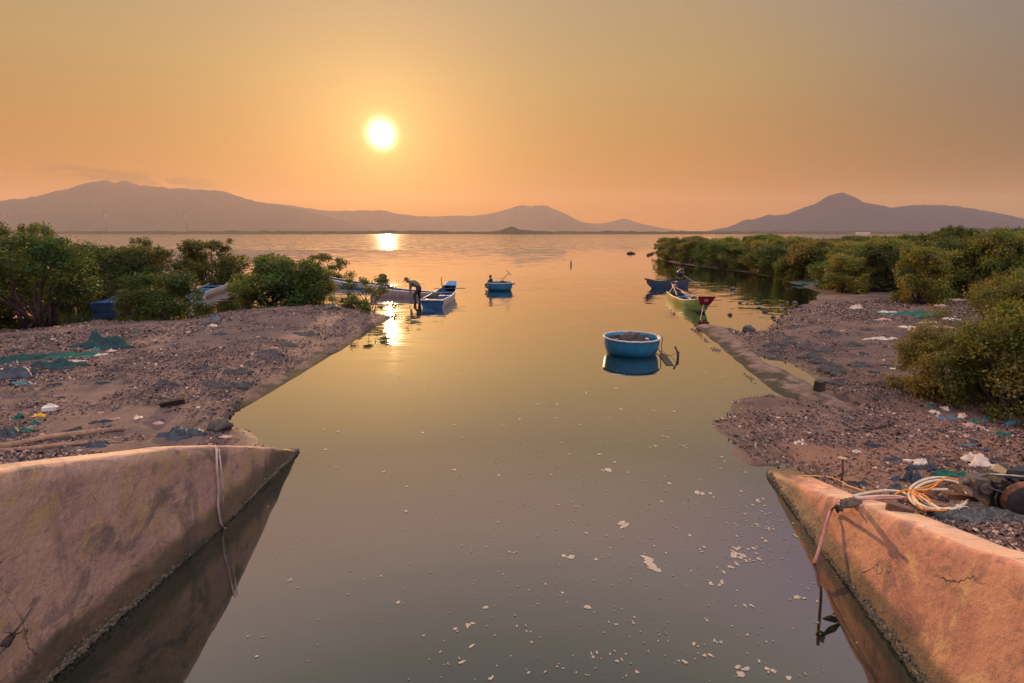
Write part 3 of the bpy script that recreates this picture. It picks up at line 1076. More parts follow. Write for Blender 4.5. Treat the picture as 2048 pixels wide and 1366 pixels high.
# ------------------------------------------------------------------ wind turbines
def build_turbines():
    m = paint('turbine_backlit', (.16, .14, .13), (.14, .12, .11), rough=.5, scale=.05)  # white towers darkened: their backlit shade is put into the colour
    D = 2500.0
    first = None
    for px, py, a0, lab in ((208, 425, 0.05, 'pale wind turbine with its blade straight up, in front of the left mountain'),
                            (370, 428, 0.0, 'hazy wind turbine standing under the right shoulder of the left mountain'),
                            (17, 434, .7, 'faint wind turbine nearest the left edge, half lost in haze')):
        hub = at_y(px, py, D)
        if first is None:
            hh = 100.0
            t = thing('wind_turbine', lab, 'wind turbine', (hub.x, D, 0), group='wind turbines on the far shore')
            mb = MB()
            mb.tube([(0, 0, -1), (0, 0, hh * .5), (0, 0, hh)], [2.4, 1.9, 1.3], 12)
            mb.build('tower', m, t, True)
            mb = MB()
            mb.box((0, 1.5, hh + .6), (3.4, 9, 3.4), taper=.8)
            mb.build('nacelle', m, t)
            mb = MB()
            mb.blob((0, -4, hh + .6), (1.8, 2.4, 1.8), 0, 0)
            mb.build('hub', m, t, True)
            for k in range(3):
                a = math.pi / 2 + k * 2 * math.pi / 3
                u, n_ = Vector((math.cos(a), 0, math.sin(a))), Vector((-math.sin(a), 0, math.cos(a)))
                mb = MB()
                c = Vector((0, -4.2, hh + .6))
                prof = [(1.5, .9), (8, 2.6), (22, 1.9), (40, 1.2), (56, .35)]
                vs = []
                for rr, w in prof:
                    for dy, sw in ((-.35, .35), (.35, .35), (.12, -.65), (-.12, -.65)):
                        vs.append(c + u * rr + n_ * w * sw * 1.4 + Vector((0, dy * w, 0)))
                fs = [(4 * i + j, 4 * i + (j + 1) % 4, 4 * i + 4 + (j + 1) % 4, 4 * i + 4 + j) for i in range(4) for j in range(4)]
                mb.add(vs, fs + [(3, 2, 1, 0), (16, 17, 18, 19)])
                mb.build('blade', m, t)
            first = t
        else:
            t = copy_tree(first)
            t.location = (hub.x, D, 0)
            t['label'] = lab
        t.rotation_euler.z = a0 - .75
        t.scale = (1, 1, hub.z / hh if first is not None else 1)


def build_far_bits():
    # a bright roofed shed on the far shore, right
    p = at_y(1726, 466, 1900)
    t = thing('shed', 'tiny long pale roofed shed on the far shore under the right mountain', 'building', (p.x, 1900, 0))
    w = paint('shed_white', (.42, .37, .34), rough=.6)
    mb = MB()
    mb.box((0, 0, 2.5), (44, 14, 5))
    mb.build('wall', w, t)
    mb = MB()
    mb.box((0, 0, 5.8), (46, 15, 1.6), taper=.9)
    mb.build('roof', w, t)


# ------------------------------------------------------------------ boats
PM = {}


def P_(key, *a, **k):
    if key not in PM:
        PM[key] = paint(key, *a, **k)
    return PM[key]


def boat_mats():
    P_('blue_paint', (.03, .13, .30), (.04, .17, .34), rough=.45, scale=4, dirt=(.06, .07, .08), dirt_amt=.5, bump=.15)
    P_('deep_blue_paint', (.015, .05, .16), (.02, .07, .2), rough=.5, scale=4, dirt=(.03, .03, .03), bump=.15)
    P_('white_paint', (.52, .45, .42), (.42, .36, .34), rough=.55, scale=3, dirt=(.2, .14, .1), dirt_amt=.6, bump=.15)
    P_('pink_grey_paint', (.40, .30, .28), (.32, .24, .23), rough=.6, scale=3, dirt=(.12, .08, .07), dirt_amt=.6, bump=.15)
    P_('hull_tar', (.025, .022, .022), (.04, .03, .03), rough=.6, scale=6, bump=.2)
    P_('green_paint', (.10, .26, .02), (.16, .32, .03), rough=.4, scale=4, dirt=(.07, .09, .03), dirt_amt=.5, bump=.15)
    P_('yellow_green_paint', (.30, .33, .015), (.36, .34, .03), rough=.7, scale=4, dirt=(.15, .12, .03), dirt_amt=.4, bump=.15)
    P_('red_paint', (.30, .012, .02), (.24, .01, .02), rough=.45, scale=4, bump=.15)
    P_('slate_blue_paint', (.02, .038, .065), (.03, .046, .066), rough=.6, scale=4, dirt=(.03, .03, .03), bump=.15)
    P_('orange_rail_paint', (.55, .25, .12), (.45, .22, .12), rough=.5, scale=6)
    P_('raw_wood', (.25, .155, .10), (.16, .10, .07), rough=.8, scale=8, bump=.3)
    P_('pink_wood', (.45, .27, .22), (.35, .2, .16), rough=.7, scale=8, bump=.3)
    P_('dark_wood', (.055, .038, .032), (.03, .022, .02), rough=.85, scale=8, bump=.4)
    P_('engine_black', (.016, .015, .017), (.03, .026, .026), rough=.45, scale=9, spec=.5, dirt=(.08, .05, .035), dirt_amt=.5)
    P_('steel', (.28, .26, .25), (.18, .13, .1), rough=.45, scale=12, metal=.6)
    P_('oiled_metal', (.10, .075, .065), (.05, .045, .045), rough=.5, scale=10, spec=.5, dirt=(.02, .018, .018), dirt_amt=.8)
    P_('rust', (.16, .065, .035), (.08, .04, .028), rough=.9, scale=14, bump=.4)
    P_('coracle_blue', (.009, .105, .20), (.012, .13, .235), rough=.5, scale=3, dirt=(.02, .07, .10), dirt_amt=.6, bump=.15, bscale=60)
    P_('dark_navy_paint', (.006, .018, .055), (.008, .024, .07), rough=.7, scale=4, dirt=(.02, .02, .022), bump=.15)
    P_('coracle_rim', (.38, .36, .35), (.26, .27, .28), rough=.6, scale=9, bump=.2)
    P_('white_plastic', (.62, .58, .55), (.5, .45, .42), rough=.4, scale=5)
    P_('dark_cloth', (.02, .024, .034), (.035, .036, .045), rough=.9, scale=9, bump=.5)
    P_('net_brown', (.035, .027, .027), (.07, .05, .043), rough=.95, scale=14, bump=.8, dirt=(.02, .02, .02), bscale=60)


def cat(vals, t):
    """smooth interpolation of a list of tuples with the parameter first"""
    ks = [v[0] for v in vals]
    return [float(np.interp(t, ks, [v[i] for v in vals])) for i in range(1, len(vals[0]))]


def hull_mesh(st, n=30, split=.45, wall_t=.035, floor=.09):
    """st: (y, half beam at rail, half beam at bottom, z rail, z keel); materials 0 upper, 1 lower, 2 inside"""
    ys = np.linspace(st[0][0], st[-1][0], n)
    raw = np.array([cat(st, y) for y in ys])
    k = np.array([1, 2, 1]) / 4
    sm = raw.copy()
    for c in range(4):
        sm[1:-1, c] = np.convolve(raw[:, c], k, 'valid')
    mb = MB()
    J = 7
    sec = []
    for y, (bt, bb, zt, zk) in zip(ys, sm):
        row = []
        for j in range(J):
            s = j / (J - 1)
            row.append((bb + (bt - bb) * (1 - s ** 1.5), zt + (zk - zt) * s))
        inn = []
        fl = min(zk + floor, zt - .05)
        for j in range(J):
            s = j / (J - 1)
            z = zt + (fl - zt) * s
            so = (zt - z) / max(zt - zk, .01)
            inn.append((max(bb + (bt - bb) * (1 - so ** 1.5) - wall_t, .004), z))
        sec.append((y, row, inn))
    rowlen = 4 * J
    for y, row, inn in sec:
        mb.v += [(-x, y, z) for x, z in row] + [(x, y, z) for x, z in reversed(row)]        # 0..2J-1
        mb.v += [(x, y, z) for x, z in inn] + [(-x, y, z) for x, z in reversed(inn)]        # 2J..4J-1
    for i in range(n - 1):
        for j in range(rowlen):
            a, b = i * rowlen + j, i * rowlen + (j + 1) % rowlen
            mb.f.append((a, b, b + rowlen, a + rowlen))
            jj = j if j < J else (2 * J - 1 - j - 1)
            if j < 2 * J - 1:
                mb.m.append(1 if (j == J - 1 or min(jj, 2 * J) >= split * (J - 1)) else 0)
            else:
                mb.m.append(2)
    for i, fl in ((0, 1), (n - 1, -1)):                      # closed ends
        b = i * rowlen
        for j in range(J - 1):
            q = (b + j, b + j + 1, b + 2 * J - 2 - j, b + 2 * J - 1 - j)
            mb.f.append(q[::fl])
            mb.m.append(3)
            q = (b + 2 * J + j, b + 2 * J + j + 1, b + 4 * J - 2 - j, b + 4 * J - 1 - j)
            mb.f.append(q[::fl])
            mb.m.append(2)
    return mb, ys, sm


def rail(ys, sm, side, r=.028, inset=0.0):
    mb = MB()
    mb.tube([(side * (row[0] - .015 - inset), y, row[2] + .01) for y, row in zip(ys, sm)], r, 6)
    return mb


def thwart(ys, sm, y, m, t, zoff=-.08, w=.2):
    bt, bb, zt, zk = [float(np.interp(y, ys, sm[:, c])) for c in range(4)]
    mb = MB()
    mb.box((0, y, zt + zoff), (2 * bt - .08, w, .035))
    return mb.build('thwart', m, t)


def outboard(t, loc, rz, size=1.0, tiller=.55, pitch=0.0):
    """long tail motor on its bracket: a part with pieces of its own"""
    M = Matrix.Translation(loc) @ Matrix.Rotation(rz, 4, 'Z') @ Matrix.Scale(size, 4)
    mb = MB()
    mb.box((0, 0, .0), (.16, .22, .1))
    mb.tube([(0, 0, -.1), (0, 0, .2)], .035, 8)
    for i, v in enumerate(mb.v):
        mb.v[i] = tuple(M @ Vector(v))
    o = mb.build('outboard_motor', PM['engine_black'], t)

    def sub(name, fn, m):
        q = MB()
        fn(q)
        q.v = [tuple(M @ Vector(v)) for v in q.v]
        return q.build(name, m, o, smooth=name in ('cowling', 'tiller'))
    sub('cowling', lambda q: (q.blob((0, 0, .38), (.19, .25, .2), 3, .12, 12, 8), q.blob((.02, .1, .56), (.13, .14, .09), 5, .1, 8, 6)), PM['engine_black'])
    sub('flywheel', lambda q: q.lathe([(0, -.03), (.14, -.03), (.15, 0), (.14, .03), (0, .03)], 16, 0, (0, -.25, .38), Matrix.Rotation(math.pi / 2, 3, 'X')), PM['rust'])
    sub('tiller', lambda q: q.tube([(-.05, 0, .52), (-tiller * .4, .0, .66), (-tiller, .02, .68), (tiller * .8, 0, .66)], .032, 6), PM['engine_black'])
    sub('propeller_shaft', lambda q: q.tube([(0, .1, .3), (0, .8, .02), (0, 1.35, -.2)], .022, 6), PM['steel'])
    return o


def build_boats():
    boat_mats()
    b = PM
    G = 'wooden fishing boats moored in the inlet'
    # 1 blue boat, transom towards us
    p0, p1 = at(865, 616), at(906, 590)
    d = p1 - p0
    L = d.length
    t = thing('wooden_boat', 'open blue wooden boat with white sides and its flat blue stern towards the viewer', 'boat', (p0.x, p0.y, 0), -math.atan2(d.x, d.y), G)
    st = [(0, .68, .52, .48, -.14), (L * .3, .74, .56, .44, -.16), (L * .6, .66, .46, .5, -.15), (L * .85, .45, .24, .72, -.05), (L, .33, .14, .93, .25)]
    mb, ys, sm = hull_mesh(st, split=.75)
    mb.build('hull', [b['white_paint'], b['blue_paint'], b['deep_blue_paint'], b['blue_paint']], t)
    for s in (-1, 1):
        rail(ys, sm, s).build('gunwale', b['white_paint'], t, True)
    for f in (.12, .42, .62):
        thwart(ys, sm, L * f, b['blue_paint'] if f > .2 else b['white_paint'], t, -.07, .28)
    mb = MB()
    mb.add([(-.42, L * .86, .77), (.42, L * .86, .77), (.34, L + .05, .97), (-.34, L + .05, .97), (-.42, L * .86, .72), (.42, L * .86, .72), (.34, L + .05, .92), (-.34, L + .05, .92)],
           [(0, 1, 2, 3), (7, 6, 5, 4), (0, 4, 5, 1), (1, 5, 6, 2), (2, 6, 7, 3), (3, 7, 4, 0)])
    mb.build('bow_deck', b['blue_paint'], t)
    mb = MB()
    mb.box((0, -.02, .46), (1.34, .05, .07))
    mb.build('stern_rail', b['white_paint'], t)
    mb = MB()
    mb.tube([(-.45, L * .78, .4), (-.5, L * .78, 1.35)], .03, 6)
    mb.tube([(-.5, L * .78, .75), (-.3, L * .80, .8)], .035, 6)
    mb.build('mast_post', b['raw_wood'], t)
    o = MB().tube([p0 + d * .72 + Vector((-.9, 0, .62)), p0 + d * .70 + Vector((1.15, .1, .66))], .025, 6).build('bamboo_pole', b['dark_wood'])
    tag(o, 'dark pole laid across the blue boat with white sides', 'pole')
    mb = MB()
    c = p0 + d * .24
    mb.blob((c.x - .25, c.y, .42), (.42, .6, .22), 2, .4, 14, 8)
    mb.blob((c.x + .2, c.y - .5, .36), (.3, .4, .16), 4, .4, 12, 7)
    tag(mb.build('tarpaulin', b['dark_cloth'], smooth=True), 'dark crumpled tarpaulin heaped inside the blue boat with white sides', 'tarpaulin')

    # 2 pale boat beside the wading person
    p0, p1 = at(885, 596), at(748, 590)
    d = p1 - p0
    L = d.length
    t = thing('wooden_boat', 'long pale pinkish boat lying broadside beside the wading person', 'boat', (p0.x, p0.y, 0), -math.atan2(d.x, d.y), G)
    st = [(0, .18, .1, .34, .0), (L * .2, .46, .3, .33, -.12), (L * .6, .58, .42, .42, -.14), (L, .5, .36, .56, -.12)]
    mb, ys, sm = hull_mesh(st, split=.7)
    mb.build('hull', [b['pink_grey_paint'], b['hull_tar'], b['deep_blue_paint'], b['pink_grey_paint']], t)
    for s in (-1, 1):
        rail(ys, sm, s).build('gunwale', b['white_paint'], t, True)
    for f in (.35, .6, .8):
        thwart(ys, sm, L * f, b['raw_wood'], t)
    # 3 boat behind the shrub with an outboard at its right end
    p0, p1 = at(772, 580), at(648, 571)
    d = p1 - p0
    L = d.length
    t = thing('wooden_boat', 'blue and white boat with an outboard, half hidden behind the small shrub', 'boat', (p0.x, p0.y, 0), -math.atan2(d.x, d.y), G)
    st = [(0, .52, .4, .36, -.14), (L * .5, .62, .45, .4, -.15), (L * .85, .4, .2, .6, -.05), (L, .12, .05, .8, .2)]
    mb, ys, sm = hull_mesh(st, split=.4)
    mb.build('hull', [b['white_paint'], b['blue_paint'], b['deep_blue_paint'], b['blue_paint']], t)
    for s in (-1, 1):
        rail(ys, sm, s).build('gunwale', b['white_paint'], t, True)
    for f in (.4, .65):
        thwart(ys, sm, L * f, b['blue_paint'], t)
    mb = MB()
    mb.box((0, .25, .62), (.42, .5, .5), taper=.85)
    o = mb.build('outboard_motor', b['pink_grey_paint'], t)
    mb = MB()
    mb.blob((0, .25, 1.02), (.3, .34, .19), 3, .1, 12, 7)
    mb.build('cowling', b['dark_wood'], o, True)
    mb = MB()
    mb.tube([(0, .2, .6), (0, -.5, .3), (0, -.95, 0)], .04, 6)
    mb.build('propeller_shaft', b['steel'], o)

    # 4 slate boat with outboard, right
    p0, p1 = at(1360, 571), at(1306, 577)
    d = p1 - p0
    L = d.length + .5
    t = thing('wooden_boat', 'dark slate blue boat with a black outboard tilted up, bow pointing left', 'boat', (p0.x, p0.y, 0), -math.atan2(d.x, d.y), G)
    st = [(-.5, .5, .36, .5, -.1), (L * .25, .64, .46, .42, -.14), (L * .6, .56, .36, .44, -.14), (L * .88, .28, .1, .58, -.02), (L + .25, .1, .03, .78, .42)]
    mb, ys, sm = hull_mesh(st, split=.55)
    mb.build('hull', [b['slate_blue_paint'], b['deep_blue_paint'], b['slate_blue_paint'], b['hull_tar']], t)
    for s in (-1, 1):
        rail(ys, sm, s).build('gunwale', b['slate_blue_paint'], t, True)
    for f in (.2, .5, .72):
        thwart(ys, sm, L * f, b['slate_blue_paint'], t)
    mb = MB()
    mb.box((0, L + .22, .72), (.3, .5, .09), rot=(.3, 0, 0))
    mb.build('bow_cap', b['rust'], t)
    outboard(t, Vector((.05, -.05, .46)), 1.4, 1.45, .42)

    # 5 green boat with the red bow board
    p0, p1 = at(1348, 597), at(1408, 627)
    d = p1 - p0
    L = d.length
    t = thing('wooden_boat', 'yellow and green boat with a flared red bow board and blue inside', 'boat', (p0.x, p0.y, 0), -math.atan2(d.x, d.y), G)
    st = [(0, .50, .36, .42, -.12), (L * .4, .70, .5, .42, -.14), (L * .72, .64, .4, .47, -.13), (L * .92, .42, .18, .66, -.02), (L, .3, .1, .78, .12)]
    mb, ys, sm = hull_mesh(st, split=.72)
    hull = mb.build('hull', [b['yellow_green_paint'], b['deep_blue_paint'], b['deep_blue_paint'], b['green_paint'], b['green_paint']], t)
    for pl in hull.data.polygons:                                 # the bow third is painted greener
        if pl.material_index == 0 and pl.center.y > L * .62:
            pl.material_index = 4
    for s in (-1, 1):
        rail(ys, sm, s, .032).build('gunwale', b['orange_rail_paint'], t, True)
    for f in (.3, .55, .8):
        thwart(ys, sm, L * f, b['blue_paint'], t)
    mb = MB()
    w0, w1 = .26, .46
    mb.add([(-w0, L + .02, .46), (w0, L + .02, .46), (w1, L + .32, .95), (-w1, L + .32, .95), (-w0, L - .04, .46), (w0, L - .04, .46), (w1, L + .25, .95), (-w1, L + .25, .95)],
           [(0, 1, 2, 3), (7, 6, 5, 4), (0, 4, 5, 1), (1, 5, 6, 2), (2, 6, 7, 3), (3, 7, 4, 0)])
    bb = mb.build('bow_board', b['red_paint'], t)
    mb = MB()
    mb.add([Vector((x * .09, L + .024 + (z - .46) * .612 + .012, z)) for x, z in ((-1, .66), (1, .66), (1, .80), (-1, .80))], [(0, 1, 2, 3)])
    mb.build('painted_patch', b['white_paint'], bb)
    outboard(t, Vector((0, .05, .42)), 3.0, .95, .45)
    mb = MB()
    mb.box((-.1, -.12, 1.05), (.16, .2, .14))
    mb.build('fuel_can', b['pink_wood'], t)
    q = Vector((p0.x, p0.y, 0))
    u = d.normalized()
    for k, (a, z0, e, z1, sx) in enumerate(((.1, 1.0, 2.0, .47, -.35), (-.1, .82, 3.2, .5, .3), (.3, .95, .9, .45, -.6))):
        s0, s1 = q + u * a + Vector((-.25 + .1 * k, 0, z0)), q + u * e + Vector((sx, 0, z1))
        o = MB().tube([s0, s0.lerp(s1, .5) + Vector((0, 0, .02)), s1], [.022, .03, .035], 6).build('oar', b['pink_wood'])
        tag(o, ('longest pale oar leaning on the outboard of the yellow and green boat', 'pale oar lying along the far rail of the yellow and green boat', 'short pale prop across the stern of the yellow and green boat')[k], 'oar',
            'oars in the yellow and green boat')
    mb = MB()
    e = at(1400, 640)
    s0 = q + u * (L + .1) + Vector((-.1, 0, .5))
    mb.tube([s0, s0.lerp(e, .5) + Vector((0, 0, -.08)), e + Vector((0, 0, -.02))], .014, 5)
    tag(mb.build('mooring_rope', b['pink_wood']), 'thin mooring rope from the red bow board down to the ramp tip', 'rope')

    # 6, 7 boats among the left mangroves
    for (a, c, w, lab) in (((392, 597), (462, 571), .62, 'bright blue boat with a white rail moored between two mangroves'),
                           ((205, 622), (268, 607), .6, 'deep blue boat almost hidden under the broad mangrove')):
        p0, p1 = at(*a), at(*c)
        d = p1 - p0
        L = d.length
        t = thing('wooden_boat', lab, 'boat', (p0.x, p0.y, 0), -math.atan2(d.x, d.y), G)
        st = [(0, w, w * .75, .42, -.12), (L * .5, w * 1.1, w * .8, .42, -.15), (L * .85, w * .6, w * .3, .6, -.05), (L, .12, .05, .75, .2)]
        mb, ys, sm = hull_mesh(st, split=.5)
        mb.build('hull', [b['white_paint' if w > .61 else 'dark_navy_paint'], b['pink_grey_paint' if w > .61 else 'dark_navy_paint'], b['blue_paint' if w > .61 else 'deep_blue_paint'], b['white_paint' if w > .61 else 'dark_navy_paint']], t)
        for s in (-1, 1):
            rail(ys, sm, s).build('gunwale', b['white_paint'] if w > .61 else b['deep_blue_paint'], t, True)
        for f in (.25, .5, .7):
            thwart(ys, sm, L * f, b['blue_paint'] if w > .61 else b['deep_blue_paint'], t, -.03, .5)
    p = at(374, 590)
    mb = MB()
    mb.lathe([(0, 0), (.24, 0), (.3, .42), (.31, .44), (.28, .44), (.23, .05), (0, .05)], 20)
    t = thing('bucket', 'white bucket standing on a crate between the left mangroves', 'bucket', (p.x, p.y, .72))
    mb.build('body', b['white_plastic'], t, True)
    mb = MB()
    mb.tube([(.3 * math.cos(a), 0, .44 + .22 * math.sin(a)) for a in np.linspace(0, math.pi, 10)], .012, 5)
    mb.build('handle', b['steel'], t)
    mb = MB()
    mb.box((0, 0, .3), (.95, .7, .8), taper=.96)
    for k in range(3):
        mb.box((0, -.36, .08 + k * .24), (.97, .03, .16))
    o = mb.build('wooden_crate', b['pink_wood'], loc=(p.x, p.y, 0.02))
    tag(o, 'pale wooden crate in the shallows under the white bucket', 'crate')


# ------------------------------------------------------------------ coracles
def coracle(label, loc, r, h, group='round coracles on the water'):
    t = thing('coracle', label, 'coracle', loc, 0, group)
    prof = [(0, -.12), (.55, -.12), (.76, -.06), (.88, .06), (.94, .22), (.965, .4), (.98, h - .03), (.98, h), (.94, h), (.93, .4), (.90, .22), (.84, .1), (.7, .0), (0, -.02)]
    mb = MB()
    mb.lathe([(a * r, z) for a, z in prof], 56)
    mb.build('hull', PM['coracle_blue'], t, True)
    mb = MB()
    n = 56
    mb.tube([(r * .985 * math.cos(2 * math.pi * i / n), r * .985 * math.sin(2 * math.pi * i / n), h + .005 * math.sin(i * 1.7)) for i in range(n)], .034, 7, 0, True)
    mb.build('rim', PM['coracle_rim'], t, True)
    mb = MB()
    mb.box((0, r * .12, h * .55), (2 * r * .93, .2, .03))
    mb.build('thwart', PM['raw_wood'], t)
    return t


def build_coracles():
    w = at(1262, 716.5)
    r = 55.5 / F * ((w.y + .9) * CP + H * SP)
    y0 = w.y + r * .86
    x0 = (1262 - CX) / F * (y0 * CP + H * SP)
    coracle('bright blue round coracle filled with dark brown netting, nearest the viewer', (x0, y0, 0), r, .58)
    mb = MB()
    q = random.Random(4)
    for k in range(16):
        a, d = q.uniform(0, 6.28), q.uniform(0, .6) * r
        mb.blob((x0 + d * math.cos(a), y0 + d * math.sin(a), .30 + .08 * (1 - d / r) + q.uniform(0, .05)), (q.uniform(.14, .34), q.uniform(.14, .3), q.uniform(.10, .17)), k, .45, 14, 9, freq=2.6)
    mb.blob((x0 - .15, y0 + .2, .3), (.62, .5, .3), 77, .5, 22, 14, freq=3)
    tag(mb.build('net_heap', PM['net_brown'], smooth=True), 'heap of brown fishing net filling the nearest blue coracle', 'net')
    fl = paint('float_pink', (.5, .25, .2), (.4, .2, .17), rough=.6)
    for k, (dx, dy, lab) in enumerate(((.55, .1, 'pinkish float on the right of the net heap in the near coracle'), (-.5, -.05, 'pinkish float on the left of the net heap in the near coracle'))):
        mb = MB()
        mb.blob((x0 + dx * r, y0 + dy, .45), (.12, .09, .07), k, .2, 10, 7)
        tag(mb.build('net_float', fl, smooth=True), lab, 'float', 'floats in the near coracle')
    # gear at its right side: chain, floating paddle, bent stick, lines
    c1 = Vector((x0 + r * 1.02, y0 - .1, .57))
    mb = MB()
    for k in range(9):
        mb.tube([c1 + Vector((.04 + .012 * math.sin(k), .02 * math.cos(a) + 0, -.06 * k + .035 * math.sin(a))) + Vector((.02 * math.cos(a) if k % 2 else 0, 0, 0)) for a in np.linspace(0, 2 * math.pi, 8)[:-1]], .009, 5, 0, True)
    tag(mb.build('chain', PM['rust']), 'rusty chain hanging from the rim of the nearest coracle', 'chain')
    a0, a1 = at(1314, 697), at(1340, 731)
    dv = (a1 - a0).normalized()
    sd = Vector((-dv.y, dv.x, 0))
    t = thing('paddle', 'dark broad bladed paddle afloat against the nearest blue coracle', 'paddle', (0, 0, 0))
    mb = MB()
    mb.tube([a0 + Vector((-.1, .15, .16)), a0.lerp(a1, .45) + Vector((0, 0, .05))], .022, 6)
    mb.build('shaft', PM['dark_wood'], t)
    mb = MB()
    b0, b1 = a0.lerp(a1, .4), a1
    wd = .12
    vs = []
    for f, k in ((0, .5), (.12, 1), (1, 1)):
        c = b0.lerp(b1, f)
        for s in (-1, 1):
            vs += [c + sd * s * wd * k + Vector((0, 0, .05 - .03 * f)), c + sd * s * wd * k + Vector((0, 0, .02 - .03 * f))]
    fs = []
    for i in range(2):
        a = i * 4
        fs += [(a, a + 2, a + 6, a + 4), (a + 1, a + 5, a + 7, a + 3), (a, a + 4, a + 5, a + 1), (a + 2, a + 3, a + 7, a + 6)]
    fs += [(0, 1, 3, 2), (8, 10, 11, 9)]
    mb.add(vs, fs)
    mb.build('blade', PM['dark_wood'], t)
    s = at(1355, 716)
    top = at_y(1350, 693, s.y)
    mb = MB()
    mb.tube([Vector((s.x + .02, s.y, -.4)), Vector((s.x + .02, s.y, .02)), Vector((s.x - .02, s.y, top.z * .55)), top], [.035, .035, .03, .035], 7)
    for k in range(3):
        mb.blob((s.x + .01, s.y - .01, .05 + k * .07), (.05, .05, .04), k, .3, 7, 5)
    tag(mb.build('stake', PM['dark_wood'], smooth=True), 'thin dark stake standing in the water right of the nearest coracle', 'stake')
    mb = MB()
    e0, e1 = c1 + Vector((.05, 0, -.45)), Vector((s.x, s.y, .22))
    mb.tube([e0.lerp(e1, f) + Vector((0, 0, -.16 * math.sin(math.pi * f))) for f in np.linspace(0, 1, 9)], .008, 4)
    tag(mb.build('mooring_line', PM['dark_wood']), 'thin slack line from the near coracle chain to the stake', 'rope')

    w = at(999, 582)
    r2 = 27.0 / F * ((w.y + .9) * CP + H * SP)
    y2 = w.y + r2 * .8
    x2 = (999 - CX) / F * (y2 * CP + H * SP)
    coracle('distant dark blue coracle with a person sitting in it', (x2, y2, 0), r2, .56)
    a, b_ = at_y(1000, 563, y2), at_y(1018, 546, y2)
    t = thing('oar', 'T handled oar propped up in the distant coracle', 'oar', (0, 0, 0))
    mb = MB()
    mb.tube([a + Vector((-.25, 0, -.3)), a, b_], [.03, .03, .028], 6)
    mb.build('shaft', PM['raw_wood'], t)
    mb = MB()
    u = (b_ - a).normalized()
    n_ = Vector((u.z, 0, -u.x))
    mb.tube([b_ - n_ * .26, b_ + n_ * .26], .032, 6)
    mb.build('handle', PM['raw_wood'], t)
    mb = MB()
    mb.blob((x2 + .1, y2 - .1, .44), (.4, .35, .2), 9, .4, 14, 8)
    tag(mb.build('net_bundle', PM['dark_cloth'], smooth=True), 'dark net bundle in the bottom of the distant coracle', 'net')
    mb = MB()
    mb.tube([(x2 + r2 * .9, y2, .52), (x2 + r2 * 1.12, y2 - .05, .5), (x2 + r2 * 1.16, y2, .42), (x2 + r2 * .95, y2, .42)], .03, 6)
    tag(mb.build('rope_loop', PM['raw_wood']), 'small rope loop sticking out at the right of the distant coracle', 'rope')
    return x2, y2, r2


# ------------------------------------------------------------------ people
def body(name, J, bones, regions, mats, parent):
    """one continuous skinned body. J: joint -> (xyz, radius); regions: bone -> material slot"""
    names = list(J)
    me = bpy.data.meshes.new(name)
    me.from_pydata([J[n][0] for n in names], [(names.index(a), names.index(b)) for a, b in bones], [])
    o = bpy.data.objects.new(name, me)
    COL.objects.link(o)
    sk = o.modifiers.new('skin', 'SKIN')
    sk.use_smooth_shade = True
    ss = o.modifiers.new('subsurf', 'SUBSURF')
    ss.levels = ss.render_levels = 1
    data = me.skin_vertices[0].data
    for i, n in enumerate(names):
        r = J[n][1]
        data[i].radius = (r, r) if not hasattr(r, '__len__') else r
        data[i].use_root = (n == 'pelvis')
    bpy.context.view_layer.update()
    ev = o.evaluated_get(bpy.context.evaluated_depsgraph_get())
    nm = bpy.data.meshes.new_from_object(ev)
    o.modifiers.clear()
    o.data = nm
    nm.materials.clear()
    for m in mats:
        nm.materials.append(m)
    segs = [(Vector(J[a][0]), Vector(J[b][0]), regions.get((a, b), 0)) for a, b in bones]
    for p in nm.polygons:
        best, bi = 1e9, 0
        for a, b, k in segs:
            d = b - a
            u = max(0, min(1, (p.center - a).dot(d) / max(d.length_squared, 1e-9)))
            q = (p.center - a - d * u).length
            if q < best:
                best, bi = q, k
        p.material_index = bi
        p.use_smooth = True
    o.parent = parent
    return o


def hand_joints(J, bones, side, wrist, fwd, out, down):
    """palm and five short unequal fingers from the wrist"""
    w, f, s, d = Vector(wrist), Vector(fwd).normalized(), Vector(out).normalized(), Vector(down).normalized()
    palm = w + f * .075
    J['palm' + side] = (tuple(palm), (.034, .018))
    bones.append(('wrist' + side, 'palm' + side))
    for k, (o, ln) in enumerate(((-.032, .07), (-.011, .082), (.011, .076), (.031, .06))):
        a = palm + s * o + f * .03
        b = a + f * ln * .5 + d * .012
        c = b + f * ln * .3 + d * .03
        for nm, p, r in (('a', a, .0095), ('b', b, .009), ('c', c, .007)):
            J['f%d%s%s' % (k, nm, side)] = (tuple(p), r)
        bones += [('palm' + side, 'f%da%s' % (k, side)), ('f%da%s' % (k, side), 'f%db%s' % (k, side)), ('f%db%s' % (k, side), 'f%dc%s' % (k, side))]
    a = w + f * .03 - s * .035
    b = a + f * .04 - s * .02 + d * .015
    J['ta' + side], J['tb' + side] = (tuple(a), .011), (tuple(b), .008)
    bones += [('wrist' + side, 'ta' + side), ('ta' + side, 'tb' + side)]


def face(head, c, fwd, up, skin, parent):
    f, u = Vector(fwd).normalized(), Vector(up).normalized()
    s = f.cross(u)
    c = Vector(c)
    MB().blob(c + f * .105 - u * .015, (.02, .02, .024), 0, 0, 8, 6).build('nose', skin, parent, True)
    for k in (-1, 1):
        MB().blob(c + s * .088 * k - u * .01, (.016, .02, .034), 0, 0, 8, 6).build('ear', skin, parent, True)
        MB().blob(c + f * .094 + s * .034 * k + u * .014, (.012, .012, .009), 0, 0, 8, 6).build('eye', PM['dark_cloth'], parent, True)
    MB().blob(c + f * .094 - u * .055, (.026, .02, .008), 0, 0, 8, 6).build('mouth', PM['dark_cloth'], parent, True)


